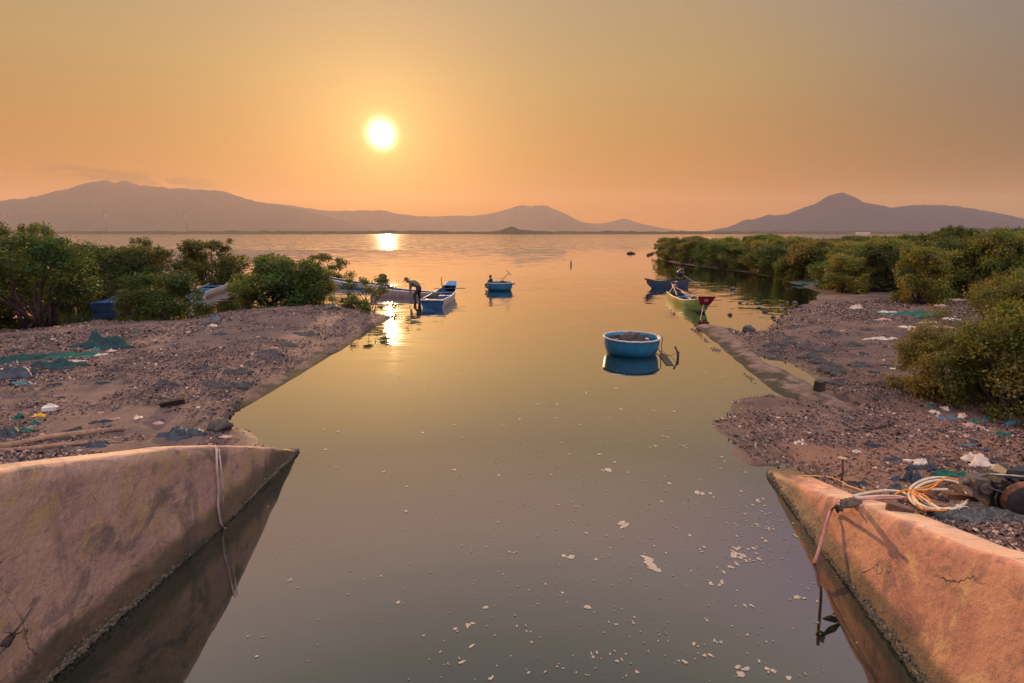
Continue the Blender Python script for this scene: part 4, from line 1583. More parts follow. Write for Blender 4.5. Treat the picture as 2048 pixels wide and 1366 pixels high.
def build_people(x2, y2, r2):
    skin = paint('skin', (.22, .12, .08), (.18, .095, .065), rough=.6, scale=20)
    shirt = paint('shirt_grey', (.10, .085, .085), (.075, .065, .068), rough=.9, scale=10, bump=.3)
    trousers = paint('trousers_dark', (.03, .028, .033), (.02, .02, .024), rough=.9, scale=10)
    hatm = paint('hat_canvas', (.06, .05, .045), (.04, .035, .032), rough=.9, scale=20)
    hair = paint('hair_black', (.012, .010, .010), (.02, .015, .014), rough=.6, scale=30)

    foot = at(839, 602)
    t = thing('person', 'person in hat, grey shirt and dark trousers wading bent over beside a boat', 'person', (foot.x, foot.y, -.16), scale=1.14)
    J = {'pelvis': ((0, 0, .92), (.19, .19)), 'waist': ((-.10, 0, 1.03), (.2, .2)), 'chest': ((-.30, 0, 1.13), (.23, .23)), 'collar': ((-.45, 0, 1.18), (.16, .16)),
         'neck': ((-.53, 0, 1.21), .06), 'skull': ((-.63, 0, 1.24), .10), 'brow': ((-.70, 0, 1.24), .09)}
    bones = [('pelvis', 'waist'), ('waist', 'chest'), ('chest', 'collar'), ('collar', 'neck'), ('neck', 'skull'), ('skull', 'brow')]
    reg = {('neck', 'skull'): 2, ('skull', 'brow'): 2, ('collar', 'neck'): 2}
    for s, k in (('_r', 1), ('_l', -1)):
        J['shoulder' + s] = ((-.42, .21 * k, 1.13), .085)
        J['elbow' + s] = ((-.47 - .03 * k, .24 * k, .86), .062)
        J['wrist' + s] = ((-.50 - .04 * k, .18 * k, .60), .036)
        J['hip' + s] = ((.01, .10 * k, .84), .13)
        J['knee' + s] = ((-.04 - .22 * (k < 0), .12 * k, .47), .095)
        J['ankle' + s] = ((.04 - .22 * (k < 0), .13 * k, .08), .065)
        J['toe' + s] = ((-.12 - .22 * (k < 0), .15 * k, .03), .035)
        bones += [('collar', 'shoulder' + s), ('shoulder' + s, 'elbow' + s), ('elbow' + s, 'wrist' + s), ('pelvis', 'hip' + s), ('hip' + s, 'knee' + s), ('knee' + s, 'ankle' + s), ('ankle' + s, 'toe' + s)]
        reg.update({('pelvis', 'hip' + s): 1, ('hip' + s, 'knee' + s): 1, ('knee' + s, 'ankle' + s): 1, ('ankle' + s, 'toe' + s): 2, ('elbow' + s, 'wrist' + s): 2})
        hand_joints(J, bones, s, J['wrist' + s][0], (-.25, 0, -1), (0, k, 0), (-1, 0, -.3))
    for bn in bones:
        if bn not in reg and any(x.startswith(('palm', 'f', 't')) and x[-2] == '_' for x in bn) and not bn[1].startswith('toe'):
            reg[bn] = 2
    bd = body('body', J, bones, reg, [shirt, trousers, skin], t)
    hc = Vector((-.67, 0, 1.31))
    Mh = Matrix.Rotation(-.35, 3, 'Y')
    mb = MB()
    mb.lathe([(.24, -.035), (.235, -.02), (.12, .012), (.11, .10), (.07, .135), (0, .14), (0, .12), (.1, .09), (.11, 0), (.23, -.035)], 22, 0, hc, Mh)
    mb.build('hat', hatm, t, True)
    face(t, (-.66, 0, 1.23), (-.8, 0, -.6), (-.6, 0, .8), skin, bd)

    t = thing('person', 'person seen from behind the rim, sitting low in the distant coracle', 'person', (x2 - r2 * .62, y2 + r2 * .2, .18), math.pi * .5 - .6)
    J = {'pelvis': ((0, 0, .10), (.16, .13)), 'waist': ((0, -.02, .25), (.14, .11)), 'chest': ((0, .02, .46), (.165, .12)), 'collar': ((0, .04, .58), (.11, .085)),
         'neck': ((0, .05, .66), .055), 'skull': ((0, .07, .76), .092), 'brow': ((0, .09, .82), .085)}
    bones = [('pelvis', 'waist'), ('waist', 'chest'), ('chest', 'collar'), ('collar', 'neck'), ('neck', 'skull'), ('skull', 'brow')]
    reg = {('neck', 'skull'): 2, ('skull', 'brow'): 2}
    for s, k in (('_r', 1), ('_l', -1)):
        J['shoulder' + s] = ((.19 * k, .03, .54), .06)
        J['elbow' + s] = ((.27 * k, .16, .34), .045)
        J['wrist' + s] = ((.14 * k, .36, .26), .03)
        J['hip' + s] = ((.11 * k, .03, .09), .09)
        J['knee' + s] = ((.22 * k, .42, .22), .062)
        J['ankle' + s] = ((.05 * k, .40, -.06), .042)
        J['toe' + s] = ((.1 * k, .55, -.08), .034)
        bones += [('collar', 'shoulder' + s), ('shoulder' + s, 'elbow' + s), ('elbow' + s, 'wrist' + s), ('pelvis', 'hip' + s), ('hip' + s, 'knee' + s), ('knee' + s, 'ankle' + s), ('ankle' + s, 'toe' + s)]
        reg.update({('pelvis', 'hip' + s): 1, ('hip' + s, 'knee' + s): 1, ('knee' + s, 'ankle' + s): 1, ('ankle' + s, 'toe' + s): 2, ('elbow' + s, 'wrist' + s): 2})
        hand_joints(J, bones, s, J['wrist' + s][0], (0, 1, -.3), (k, 0, 0), (0, 0, -1))
    for bn in bones:
        if bn not in reg and any(x.startswith(('palm', 'f', 't')) and x[-2] == '_' for x in bn) and not bn[1].startswith('toe'):
            reg[bn] = 2
    bd = body('body', J, bones, reg, [trousers, trousers, skin], t)
    mb = MB()
    mb.blob((0, .055, .83), (.105, .115, .09), 3, .1, 14, 9)
    mb.build('hair', hair, t, True)
    face(t, (0, .08, .77), (0, 1, 0), (0, 0, 1), skin, bd)


# ------------------------------------------------------------------ stones, posts, litter
def crumple(c, sx, sy, h, seed, n=22, rz=0.0, freq=2.4):
    """crumpled sheet or heap lying on the ground: ragged outline, folded top, closed underneath"""
    mb = MB()
    c = Vector(c)
    rings = 12
    n = max(n, 30)
    cr_, sr_ = math.cos(rz), math.sin(rz)
    off = Vector((seed * 3.7, seed * 1.9, seed * .7))

    def pt(u, a):
        rag = 1 + .9 * noise.noise(Vector((math.cos(a), math.sin(a), 0)) * 1.5 + off)
        x, y = math.cos(a) * u * sx * rag, math.sin(a) * u * sy * rag
        X, Y = c.x + x * cr_ - y * sr_, c.y + x * sr_ + y * cr_
        px_, py_ = x / max(sx, .01), y / max(sy, .01)
        fold = .5 + .9 * noise.noise(Vector((px_ * freq, py_ * freq, seed)) * .8 + off) + .55 * noise.noise(Vector((px_, py_, seed)) * freq * 2.2 + off)
        z = h * (1 - u ** 3) * max(fold, .08)
        return X, Y, max(z, .004)
    for i in range(rings):
        u = i / (rings - 1)
        for j in range(n):
            X, Y, z = pt(max(u, .02), 2 * math.pi * j / n)
            mb.v.append((X, Y, c.z + (z if i < rings - 1 else .004)))
    for i in range(rings - 1):
        for j in range(n):
            a, b = i * n + j, i * n + (j + 1) % n
            mb.f.append((a, a + n, b + n, b))
    b = len(mb.v)
    for j in range(n):
        X, Y, z = pt(1, 2 * math.pi * j / n)
        mb.v.append((X, Y, c.z - .05))
    for j in range(n):
        o = (rings - 1) * n
        mb.f.append((o + j, b + j, b + (j + 1) % n, o + (j + 1) % n))
    mb.f.append(tuple(range(n))[::-1])
    mb.m = [0] * len(mb.f)
    return mb


def lay(name, label, ct, px, py, sx, sy, h, m, seed, rz=0.0, group=None):
    c = on_ground(px, py)
    o = crumple(c, sx, sy, h, seed, rz=rz).build(name, m, smooth=True)
    return tag(o, label, ct, group)


def build_bank_things():
    stone = paint('wet_stone', (.045, .038, .038), (.075, .06, .055), rough=.65, scale=9, bump=.6)
    for px, py, s, lab in ((1463, 602, .24, 'largest dark stone standing in the shallow inlet beside the green boat'),
                           (1497, 664, .26, 'dark rounded stone on the inner edge of the concrete ramp'),
                           (437, 858, .24, 'brown squared stone at the near end of the left kerb')):
        p = on_ground(px, py)
        mb = MB()
        mb.blob((p.x, p.y, max(p.z, 0) + s * .25), (s, s * .8, s * .62), px, .3, 14, 9)
        tag(mb.build('stone', stone, smooth=True), lab, 'stone')
    q = random.Random(9)
    src = None
    for i, (px, py) in enumerate([(1480, 606), (1494, 608), (1510, 606), (1514, 608), (1518, 616), (1541, 617), (1530, 624), (1546, 635), (1549, 641), (1562, 612), (1570, 618), (1563, 632), (1556, 620), (1460, 630),
                                  (1575, 606), (1580, 624), (1566, 646), (1586, 614), (1590, 606), (1600, 618), (1578, 636)]):
        p = at(px, py)
        s = q.uniform(.07, .17)
        if src is None:
            mb = MB()
            mb.blob((0, 0, .2), (1, .8, .55), 5, .35, 12, 8)
            src = mb.build('stone', stone, smooth=True)
            o = src
        else:
            o = src.copy()
            COL.objects.link(o)
        o.location, o.scale, o.rotation_euler = (p.x, p.y, 0), (s, s, s), (0, 0, q.uniform(0, 6))
        tag(o, 'small dark stone poking out of the shallow inlet water', 'stone', 'stones in the shallow inlet')
    for i in range(17):
        px, py = 590 + i * 10.5 + q.uniform(-4, 4), 612 + q.uniform(-6, 8)
        p = on_ground(px, py)
        s = q.uniform(.15, .36)
        o = src.copy()
        COL.objects.link(o)
        o.location, o.scale, o.rotation_euler = (p.x, p.y, p.z), (s, s, s * q.uniform(.7, 1.2)), (0, 0, q.uniform(0, 6))
        tag(o, 'dark stone in the row along the far tip of the left bank', 'stone', 'stones at the tip of the left bank')
    clump = paint('oyster_clump', (.04, .036, .04), (.075, .062, .06), rough=.9, scale=16, bump=.9)
    for i, (px, py, sx, sy) in enumerate([(1575, 686, .42, .25), (1560, 700, .3, .2), (1610, 694, .4, .2), (1655, 700, .4, .2), (1650, 722, .5, .2), (1622, 712, .5, .2), (1668, 735, .5, .2), (1680, 745, .4, .2),
                                          (1545, 690, .25, .15), (1700, 690, .35, .2), (1660, 665, .35, .2), (1735, 660, .3, .18), (1590, 655, .3, .2), (1680, 765, .3, .2), (1720, 730, .3, .2), (1560, 668, .22, .2),
                                          (420, 770, .5, .16), (470, 745, .6, .15), (540, 706, .5, .2), (575, 690, .4, .2), (410, 735, .4, .15), (330, 768, .35, .12), (465, 770, .5, .12), (610, 668, .5, .25), (230, 740, .25, .12)]):
        lay('oyster_clump', 'low dark clump of oysters and weed on the shell bank', 'oyster clump', px, py, sx, sy, .12, clump, i + 3, q.uniform(-.4, .4), 'oyster clumps on the shell banks')

    # posts and floats in the water
    wood, dw, rust = PM['raw_wood'], PM['dark_wood'], PM['rust']
    p = at(1142, 530)
    mb = MB()
    mb.tube([(p.x, p.y, -1), (p.x, p.y, .3), (p.x, p.y, .55)], [.13, .12, .1], 8)
    tag(mb.build('post', wood, smooth=True), 'lone stump of a post far out in the open water', 'post')
    p = at(1260, 507.5)
    mb = MB()
    mb.blob((p.x, p.y, .1), (.7, .45, .3), 2, .3, 12, 8)
    mb.blob((p.x + .7, p.y, .06), (.4, .3, .18), 3, .3, 10, 6)
    tag(mb.build('float', dw, smooth=True), 'dark float drifting on the far water left of the thicket point', 'float')
    for k, (px, py) in enumerate(((1297, 511), (1303, 509))):
        p = at(px, py)
        mb = MB()
        mb.blob((p.x, p.y, .12), (.35, .3, .3), k, .3, 10, 6)
        tag(mb.build('stone', stone, smooth=True), 'small dark rock off the point of the far thicket', 'stone', 'rocks off the thicket point')
    for px, py, lab in ((350, 468.6, 'tiny far boat on the water left of the sun'), (517, 467.9, 'tiny far boat near the far shore, closer to the sun')):
        p = at(px, py)
        t = thing('fishing_boat', lab, 'boat', (p.x, p.y, 0))
        mb = MB()
        mb.box((0, 0, .5), (9, 2.5, 1.4), taper=1.1)
        mb.build('hull', dw, t)
        mb = MB()
        mb.box((1.5, 0, 1.8), (2.5, 1.8, 1.4), taper=.9)
        mb.build('cabin', dw, t)

    # concrete stump by the puddle
    p = on_ground(1637, 788)
    mb = MB()
    mb.box((p.x, p.y, p.z + .12), (.24, .2, .5), rot=(.06, -.1, .5), taper=.9)
    tag(mb.build('wooden_stump', PM['dark_wood']), 'short squared dark brown stump standing at the end of the puddle', 'stump')
    # iron peg with a flat piece stuck on it
    p = on_ground(1682, 966)
    tp = at_y(1685, 917, p.y)
    t = thing('iron_peg', 'rusty iron peg by the right wall with a flat pale sole on its head', 'peg', (p.x, p.y, p.z))
    hh = tp.z - p.z
    mb = MB()
    mb.tube([(0, 0, -.1), (.004, 0, hh * .5), (tp.x - p.x, 0, hh)], .018, 8)
    mb.build('rod', rust, t, True)
    sole = paint('old_sole', (.42, .26, .19), (.33, .2, .15), rough=.8, scale=15)
    mb = MB()
    mb.blob((tp.x - p.x, 0, hh + .005), (.085, .05, .014), 4, .25, 14, 6)
    mb.build('flat_cap', sole, t, True)

    # nets, tarps, plastic: left bank
    teal = paint('net_teal', (.010, .055, .05), (.008, .03, .034), rough=.9, scale=18, bump=.8, dirt=(.02, .025, .03), dirt_amt=.7)
    dteal = paint('net_dark_teal', (.008, .030, .036), (.016, .045, .048), rough=.9, scale=12, bump=.8)
    green = paint('net_green', (.01, .10, .07), (.01, .055, .045), rough=.85, scale=15, bump=.7)
    navy = paint('tarp_navy', (.022, .028, .045), (.035, .042, .06), rough=.55, scale=7, bump=.5)
    cyan = paint('plastic_cyan', (.03, .10, .14), (.05, .13, .17), rough=.5, scale=9)
    pale = paint('plastic_pale', (.50, .40, .34), (.42, .31, .26), rough=.6, scale=12, bump=.4)
    yellow = paint('plastic_yellow', (.62, .36, .02), (.5, .28, .02), rough=.5, scale=10, bump=.4)
    pinkp = paint('plastic_pink', (.38, .22, .18), (.28, .16, .14), rough=.6, scale=12, bump=.3)
    black = PM['dark_cloth']
    L = lay
    L('fishing_net', 'long teal net strung out across the left shell bank', 'net', 75, 716, 1.5, .28, .16, teal, 3, .32)
    L('fishing_net', 'teal net scrap at the left edge below the long teal net', 'net', 10, 722, .5, .3, .14, teal, 5, .2)
    L('fishing_net', 'darkest heaped net with a pointed hump on the left bank', 'net', 203, 692, .95, .5, .42, dteal, 8, .05)
    L('fishing_net', 'dark teal net heap lying below the long teal net', 'net', 118, 733, .75, .3, .22, dteal, 13, .1)
    L('fishing_net', 'thin green net trail joining the two teal heaps', 'net', 140, 712, .8, .2, .1, green, 15, .2)
    L('tarpaulin', 'dark blue tarpaulin at the left edge of the shell bank', 'tarpaulin', 32, 752, .75, .3, .28, navy, 17, .25)
    L('cloth', 'beige cloth lying behind the dark blue tarpaulin', 'cloth', 20, 742, .5, .2, .12, pale, 19, .1)
    L('plastic_bag', 'cyan plastic bag beside the darkest heaped net', 'plastic bag', 196, 700, .16, .1, .1, cyan, 21)
    L('plastic_bag', 'pale blue plastic sheet below the darkest heaped net', 'plastic bag', 172, 714, .3, .1, .06, cyan, 23, .2)
    L('plastic_bag', 'blue plastic bag under the dark blue tarpaulin', 'plastic bag', 38, 768, .22, .14, .1, cyan, 25, .2)
    L('cloth', 'pale pink rag beside the pile of teal nets', 'cloth', 148, 722, .3, .08, .05, pale, 27)
    L('plastic_bag', 'crumpled yellow plastic bag on the left shell bank', 'plastic bag', 80, 832, .15, .075, .07, yellow, 29, .1)
    L('plastic_bag', 'green crumpled bag left of the yellow one', 'plastic bag', 37, 838, .11, .13, .12, green, 31, .3)
    L('plastic_bag', 'small green rag below the yellow bag', 'plastic bag', 68, 848, .11, .07, .06, green, 33)
    L('net_scrap', 'green net scraps in front of the navy cloth at the left edge', 'net', 50, 862, .14, .08, .06, green, 35)
    L('cloth', 'navy cloth bundle at the left edge behind the log', 'cloth', 15, 870, .22, .14, .16, navy, 37)
    L('plastic_bag', 'flat pink plastic scrap in the middle of the left shell bank', 'plastic bag', 318, 846, .12, .07, .05, pinkp, 39)
    L('plastic_bag', 'small orange scrap in the shells of the left bank', 'plastic bag', 200, 826, .09, .06, .04, pinkp, 41)
    L('cloth', 'black rag lying in the shells of the left bank', 'cloth', 215, 843, .17, .06, .05, black, 43, .1)
    L('tarpaulin', 'dark navy tarpaulin bundle resting against the back of the left wall', 'tarpaulin', 362, 872, .38, .2, .2, navy, 45, .05)
    L('cloth', 'small dark cloth heap behind the top of the left wall', 'cloth', 190, 890, .22, .14, .12, navy, 47)
    L('cloth', 'dark weedy rag between the two logs', 'cloth', 130, 881, .2, .07, .05, black, 49, .1)
    L('net_scrap', 'black weedy strip lying beside the longer log', 'net', 145, 862, .22, .05, .04, black, 51, .15)
    L('plastic_bag', 'blue grey plastic at the far side of the left bank', 'plastic bag', 420, 650, .4, .25, .18, navy, 53, .2)
    L('plastic_bag', 'small teal plastic scrap at the far edge of the left bank', 'plastic bag', 430, 637, .25, .15, .14, cyan, 55)
    L('plastic_bag', 'white plastic scrap near the far edge of the left bank', 'plastic bag', 427, 652, .17, .12, .08, pale, 57)
    L('rag', 'dark grey rag on the far part of the left bank', 'cloth', 440, 669, .32, .16, .12, navy, 59)
    L('plastic_bag', 'tiny green scrap under the overhanging mangrove', 'plastic bag', 272, 667, .16, .1, .08, green, 61)
    L('plastic_bag', 'orange scrap by the far tip of the left bank', 'plastic bag', 548, 696, .13, .08, .05, pinkp, 63)
    # white jerrycan
    p = on_ground(101, 823)
    t = thing('jerrycan', 'white plastic jerrycan lying on the left shell bank', 'jerrycan', (p.x, p.y, p.z + .07), .25)
    mb = MB()
    import bmesh
    bm = bmesh.new()
    bmesh.ops.create_cube(bm, size=1)
    bmesh.ops.scale(bm, vec=(.27, .14, .14), verts=bm.verts)
    bmesh.ops.bevel(bm, geom=bm.edges[:], offset=.03, segments=3, affect='EDGES')
    me = bpy.data.meshes.new('body')
    bm.to_mesh(me)
    bm.free()
    me.materials.append(PM['white_plastic'])
    o = bpy.data.objects.new('body', me)
    COL.objects.link(o)
    o.parent = t
    mb = MB()
    mb.tube([(-.05, 0, .065), (-.03, 0, .1), (.05, 0, .1), (.07, 0, .065)], .013, 6)
    mb.build('handle', PM['white_plastic'], t)
    mb = MB()
    mb.tube([(.13, 0, .02), (.165, 0, .02)], .025, 8)
    mb.build('cap', PM['white_plastic'], t)
    # logs and boards by the left wall
    def log(name, lab, pts, r, m, ct='log', lift=.5):
        P = [on_ground(*a) + Vector((0, 0, r * lift)) for a in pts]
        tag(MB().tube(P, [r * .9] + [r] * (len(P) - 2) + [r * .6], 9).build(name, m, smooth=True), lab, ct)
    barkm = paint('driftwood', (.26, .15, .10), (.17, .10, .075), rough=.85, scale=5, bump=.6, dirt=(.07, .05, .04))
    log('log', 'longer curved driftwood log behind the left wall', [(-60, 902), (20, 894), (100, 878), (170, 869), (252, 861)], .065, barkm)
    log('log', 'thinner driftwood pole just behind the top of the left wall', [(-60, 912), (40, 903), (120, 893), (190, 887)], .05, barkm)
    log('stick', 'pale thin stick lying from the dark cloth to the wall top', [(185, 876), (230, 884), (285, 889)], .014, wood, 'stick')
    log('stick', 'dark branch lying on the reddish mud of the right bank', [(1690, 863), (1750, 858), (1792, 847)], .022, dw, 'branch', .8)
    log('stick', 'thin dark cane lying on the left bank below the teal nets', [(-30, 737), (60, 736), (130, 738)], .018, dw, 'stick')
    p = on_ground(346, 812)
    mb = MB()
    mb.box((p.x, p.y, p.z + .07), (.5, .05, .16), rot=(.5, -.12, .35))
    tag(mb.build('board', dw), 'dark board lying tilted in the shells of the left bank', 'board')
    p = on_ground(366, 805)
    mb = MB()
    mb.box((p.x, p.y, p.z + .1), (.07, .07, .28), rot=(.1, .15, .3))
    tag(mb.build('wood_block', wood), 'short brown block at the end of the tilted dark board', 'block')
    p = on_ground(452, 877)
    mb = MB()
    mb.blob((p.x, p.y, p.z + .03), (.13, .05, .035), 3, .2, 14, 7)
    tag(mb.build('sandal', PM['pink_wood'], smooth=True), 'pale lost sandal behind the top of the left wall', 'sandal')
    # thin rope down the left wall, and a branch low on its face
    mb = MB()
    xs = -4.2
    pts = []
    for px, py in ((418, 884), (428, 889), (433, 900), (434, 940), (437, 975), (436, 1010), (441, 1045), (447, 1057)):
        pp = at_x(px, py, xs if py > 890 else -4.4)
        pts.append(pp)
    pts[0].z = float(lw_top(pts[0].y)) + .02
    mb.tube(pts, .016, 6)
    e = pts[-1]
    mb.tube([e, e + Vector((.12, .02, -.01))], .014, 5)
    mb.tube([pts[2] + Vector((.02, .03, 0)), pts[4] + Vector((.05, .03, .02)), pts[6] + Vector((.03, .04, .05))], .009, 5)
    tag(mb.build('hanging_rope', PM['pink_grey_paint'], smooth=True), 'frayed thin rope hanging down the shaded left wall into the water', 'rope')
    mb = MB()
    c = at_x(18, 1270, -4.36)
    for dx, dy, dz, r in ((.0, .2, .1, .01), (.0, -.16, -.07, .012), (0, .1, -.03, .008), (0, -.06, .08, .008)):
        mb.tube([c + Vector((.03, 0, 0)), c + Vector((.05, dy * .5, dz * .6)), c + Vector((.03, dy, dz))], [r, r * .7, r * .3], 5)
    mb.blob(c + Vector((.03, -.05, -.02)), (.02, .06, .035), 3, .4, 10, 7)
    tag(mb.build('branch', dw, smooth=True), 'dark weedy branch caught on the face of the left wall', 'branch')

    # right bank
    L('fishing_net', 'green net heap at the inner end of the inlet beach', 'net', 1672, 571, 1.5, .7, .5, green, 71)
    L('fishing_net', 'flat green net strip left of the green net heap', 'net', 1622, 567, 1.2, .4, .15, green, 72)
    L('fishing_net', 'green net sheet under the light olive mangrove', 'net', 1820, 630, 1.5, .35, .22, green, 73, -.1)
    L('fishing_net', 'teal net strip in front of the green net sheet', 'net', 1862, 636, .8, .2, .15, teal, 74)
    L('plastic_sheet', 'long pale plastic sheet on the right shell bank', 'plastic sheet', 1762, 679, .62, .14, .12, pale, 75, .05)
    L('plastic_bag', 'pale round scrap beyond the long pale sheet', 'plastic bag', 1714, 617, .3, .2, .25, pale, 76)
    for k, (px, py, sx) in enumerate(((1880, 612, .5), (1900, 640, .6), (1850, 646, .5), (1815, 655, .45), (1880, 655, .7), (1780, 625, .35), (1920, 600, .5), (1840, 662, .35), (1770, 640, .3))):
        L('plastic_bag', 'pinkish white plastic litter heaped under the right mangroves', 'plastic bag', px, py, sx, .2, .1, pale if k % 2 else pinkp, 80 + k, q.uniform(-.3, .3), 'pale litter under the right mangroves')
    L('plastic_bag', 'pale clear plastic bag puffed up behind the engine', 'plastic bag', 1960, 926, .27, .15, .16, pale, 91, .1)
    L('plastic_bag', 'pale plastic scrap between the two dark rags on the right bank', 'plastic bag', 1842, 925, .2, .09, .07, pale, 92, -.2)
    L('cloth', 'flat dark rag on the red mud, leftmost of the dark rags', 'cloth', 1792, 920, .26, .08, .06, navy, 93, -.15)
    L('cloth', 'dark rag between the pale scrap and the green cloth', 'cloth', 1858, 938, .24, .1, .09, navy, 94, -.2)
    L('cloth', 'bright green cloth behind the hose coil', 'cloth', 1915, 951, .27, .09, .1, green, 95, -.2)
    L('plastic_bag', 'black plastic bag standing behind the hose coil', 'plastic bag', 1822, 960, .12, .1, .17, navy, 96)
    L('cloth', 'dark flat rag beside the iron peg', 'cloth', 1712, 969, .2, .09, .07, black, 97, -.1)
    L('cloth', 'blue black scrap between the peg and the hose coil', 'cloth', 1792, 958, .1, .07, .06, navy, 98)
    L('cloth', 'grey rag lying left of the hose coil', 'cloth', 1790, 975, .12, .08, .06, navy, 99)
    L('plastic_strip', 'teal blue plastic strip on the red mud', 'plastic strip', 1940, 891, .28, .035, .03, cyan, 100, -.1)
    L('plastic_bag', 'small bright green leaf of plastic near the pebble bar', 'plastic bag', 1523, 878, .06, .05, .03, green, 101)
    for k, (px, py) in enumerate(((1870, 826), (1905, 838), (1935, 850), (1860, 812), (1890, 818), (1975, 838), (1960, 856), (2010, 870), (1925, 832), (1880, 835), (1985, 822), (1950, 845))):
        m = (pale, cyan, pinkp, green)[k % 4]
        L('litter', ('pale', 'cyan', 'pink', 'green')[k % 4] + ' scrap of litter under the dense near bushes', 'litter', px, py, q.uniform(.08, .18), q.uniform(.06, .1), .07, m, 110 + k, q.uniform(-1, 1), ('pale', 'cyan', 'pink', 'green')[k % 4] + ' litter under the near bushes')
    L('plastic_sheet', 'teal plastic sheet at the right edge below the large dense bush', 'plastic sheet', 2035, 845, .3, .1, .08, cyan, 130)
    # scattered small litter
    kinds = [('dark rag scrap lying among the shells', 'dark scraps on the shell banks', black), ('pale plastic scrap lying among the shells', 'pale scraps on the shell banks', pale),
             ('navy plastic scrap lying among the shells', 'navy scraps on the shell banks', navy), ('pink brick fragment lying among the shells', 'brick fragments on the shell banks', pinkp)]
    srcs = []
    for k, (lab, grp, m) in enumerate(kinds):
        o = crumple((0, 0, 0), 1, .6, .5, 140 + k, 12).build('scrap', m, smooth=True)
        srcs.append([o, False])
    for i in range(110):
        if i % 2:
            px, py = q.uniform(10, 560), q.uniform(665, 860)
        else:
            px, py = q.uniform(1560, 2000), q.uniform(620, 940)
        p = on_ground(px, py)
        if p.z < .06:
            continue
        k = rng.choice((0, 0, 2, 2, 1, 3))
        o = srcs[k][0]
        if srcs[k][1]:
            o = o.copy()
            COL.objects.link(o)
        srcs[k][1] = True
        s = q.uniform(.05, .16) * (1 if py > 720 else 1.5)
        o.location, o.scale, o.rotation_euler = (p.x, p.y, p.z - .005), (s, s, s * .6), (0, 0, q.uniform(0, 6.28))
        tag(o, kinds[k][0], 'scrap', kinds[k][1])


def build_shells():
    """loose shells over the banks: nobody could count them"""
    r = np.random.RandomState(2)
    m, t, b = new_mat('loose_shell')
    geo = t.n('ShaderNodeNewGeometry')
    ramp = t.n('ShaderNodeValToRGB', Fac=geo.outputs['Random Per Island'])
    e = ramp.color_ramp.elements
    e[0].color, e[1].color = (.03, .022, .027, 1), (.42, .29, .25, 1)
    for p, c in ((.35, (.07, .047, .049, 1)), (.68, (.135, .084, .077, 1)), (.9, (.23, .15, .13, 1))):
        x = e.new(p)
        x.color = c
    t.link(ramp.outputs[0], b.inputs['Base Color'])
    b.inputs['Roughness'].default_value = .9
    b.inputs['Specular IOR Level'].default_value = .1
    N = 260000
    d = 3.6 + 26.5 * r.uniform(0, 1, N) ** 1.6
    x = r.uniform(-1, 1, N) * (d * 1.1 + 1)
    y = d
    s = np.maximum(sdist(x, y, left_poly), sdist(x, y, right_poly))
    dens = .45 + np.where(x > 5, .22, 0) + 2.0 * vnoise(x, y, .55, 61) + 1.3 * vnoise(x, y, 1.9, 62) + np.where((x > 4) & (y < 9.5), -.22, .1)
    near = np.exp(-np.abs(s - .1) / .5) * .5
    keep = (s > np.where(x > 0, -.9, -.45)) & (r.uniform(0, 1, N) < dens + near) & (np.abs(x) > np.where(y < 8.9, 4.9, 4.5))
    keep &= ~((x < 0) & (y > 10.9) & (s < .25))
    keep &= ~(sdist(x, y, apron_poly) > -.1) & ~(sdist(x, y, puddle_poly) > -.15)
    x, y = x[keep], y[keep]
    z = gz(x, y)
    up = z > -.03
    x, y, z = x[up], y[up], z[up]
    n = len(x)
    size = np.clip(np.exp(r.normal(-4.25, .42, n)), .006, .045) * (1 + .035 * y)
    q = r.uniform(0, 2 * np.pi, n)
    tilt = r.normal(0, .45, (n, 2))
    V = np.zeros((n, 6, 3))
    for k in range(6):
        a = q + k * np.pi / 3
        ux, uy = np.cos(a) * size * r.uniform(.6, 1.1, n), np.sin(a) * size * .75
        V[:, k, 0], V[:, k, 1] = x + ux, y + uy
        V[:, k, 2] = z + .012 + ux * tilt[:, 0] + uy * tilt[:, 1] + (.35 * size if k in (0, 3) else 0)
    base = np.arange(n)[:, None] * 6
    Q = np.concatenate([base + np.array([0, 1, 2, 3]), base + np.array([0, 3, 4, 5])])
    o = np_mesh('loose_shells', V.reshape(-1, 3), Q, m)
    tag(o, kind='stuff')
    print('shells', n)


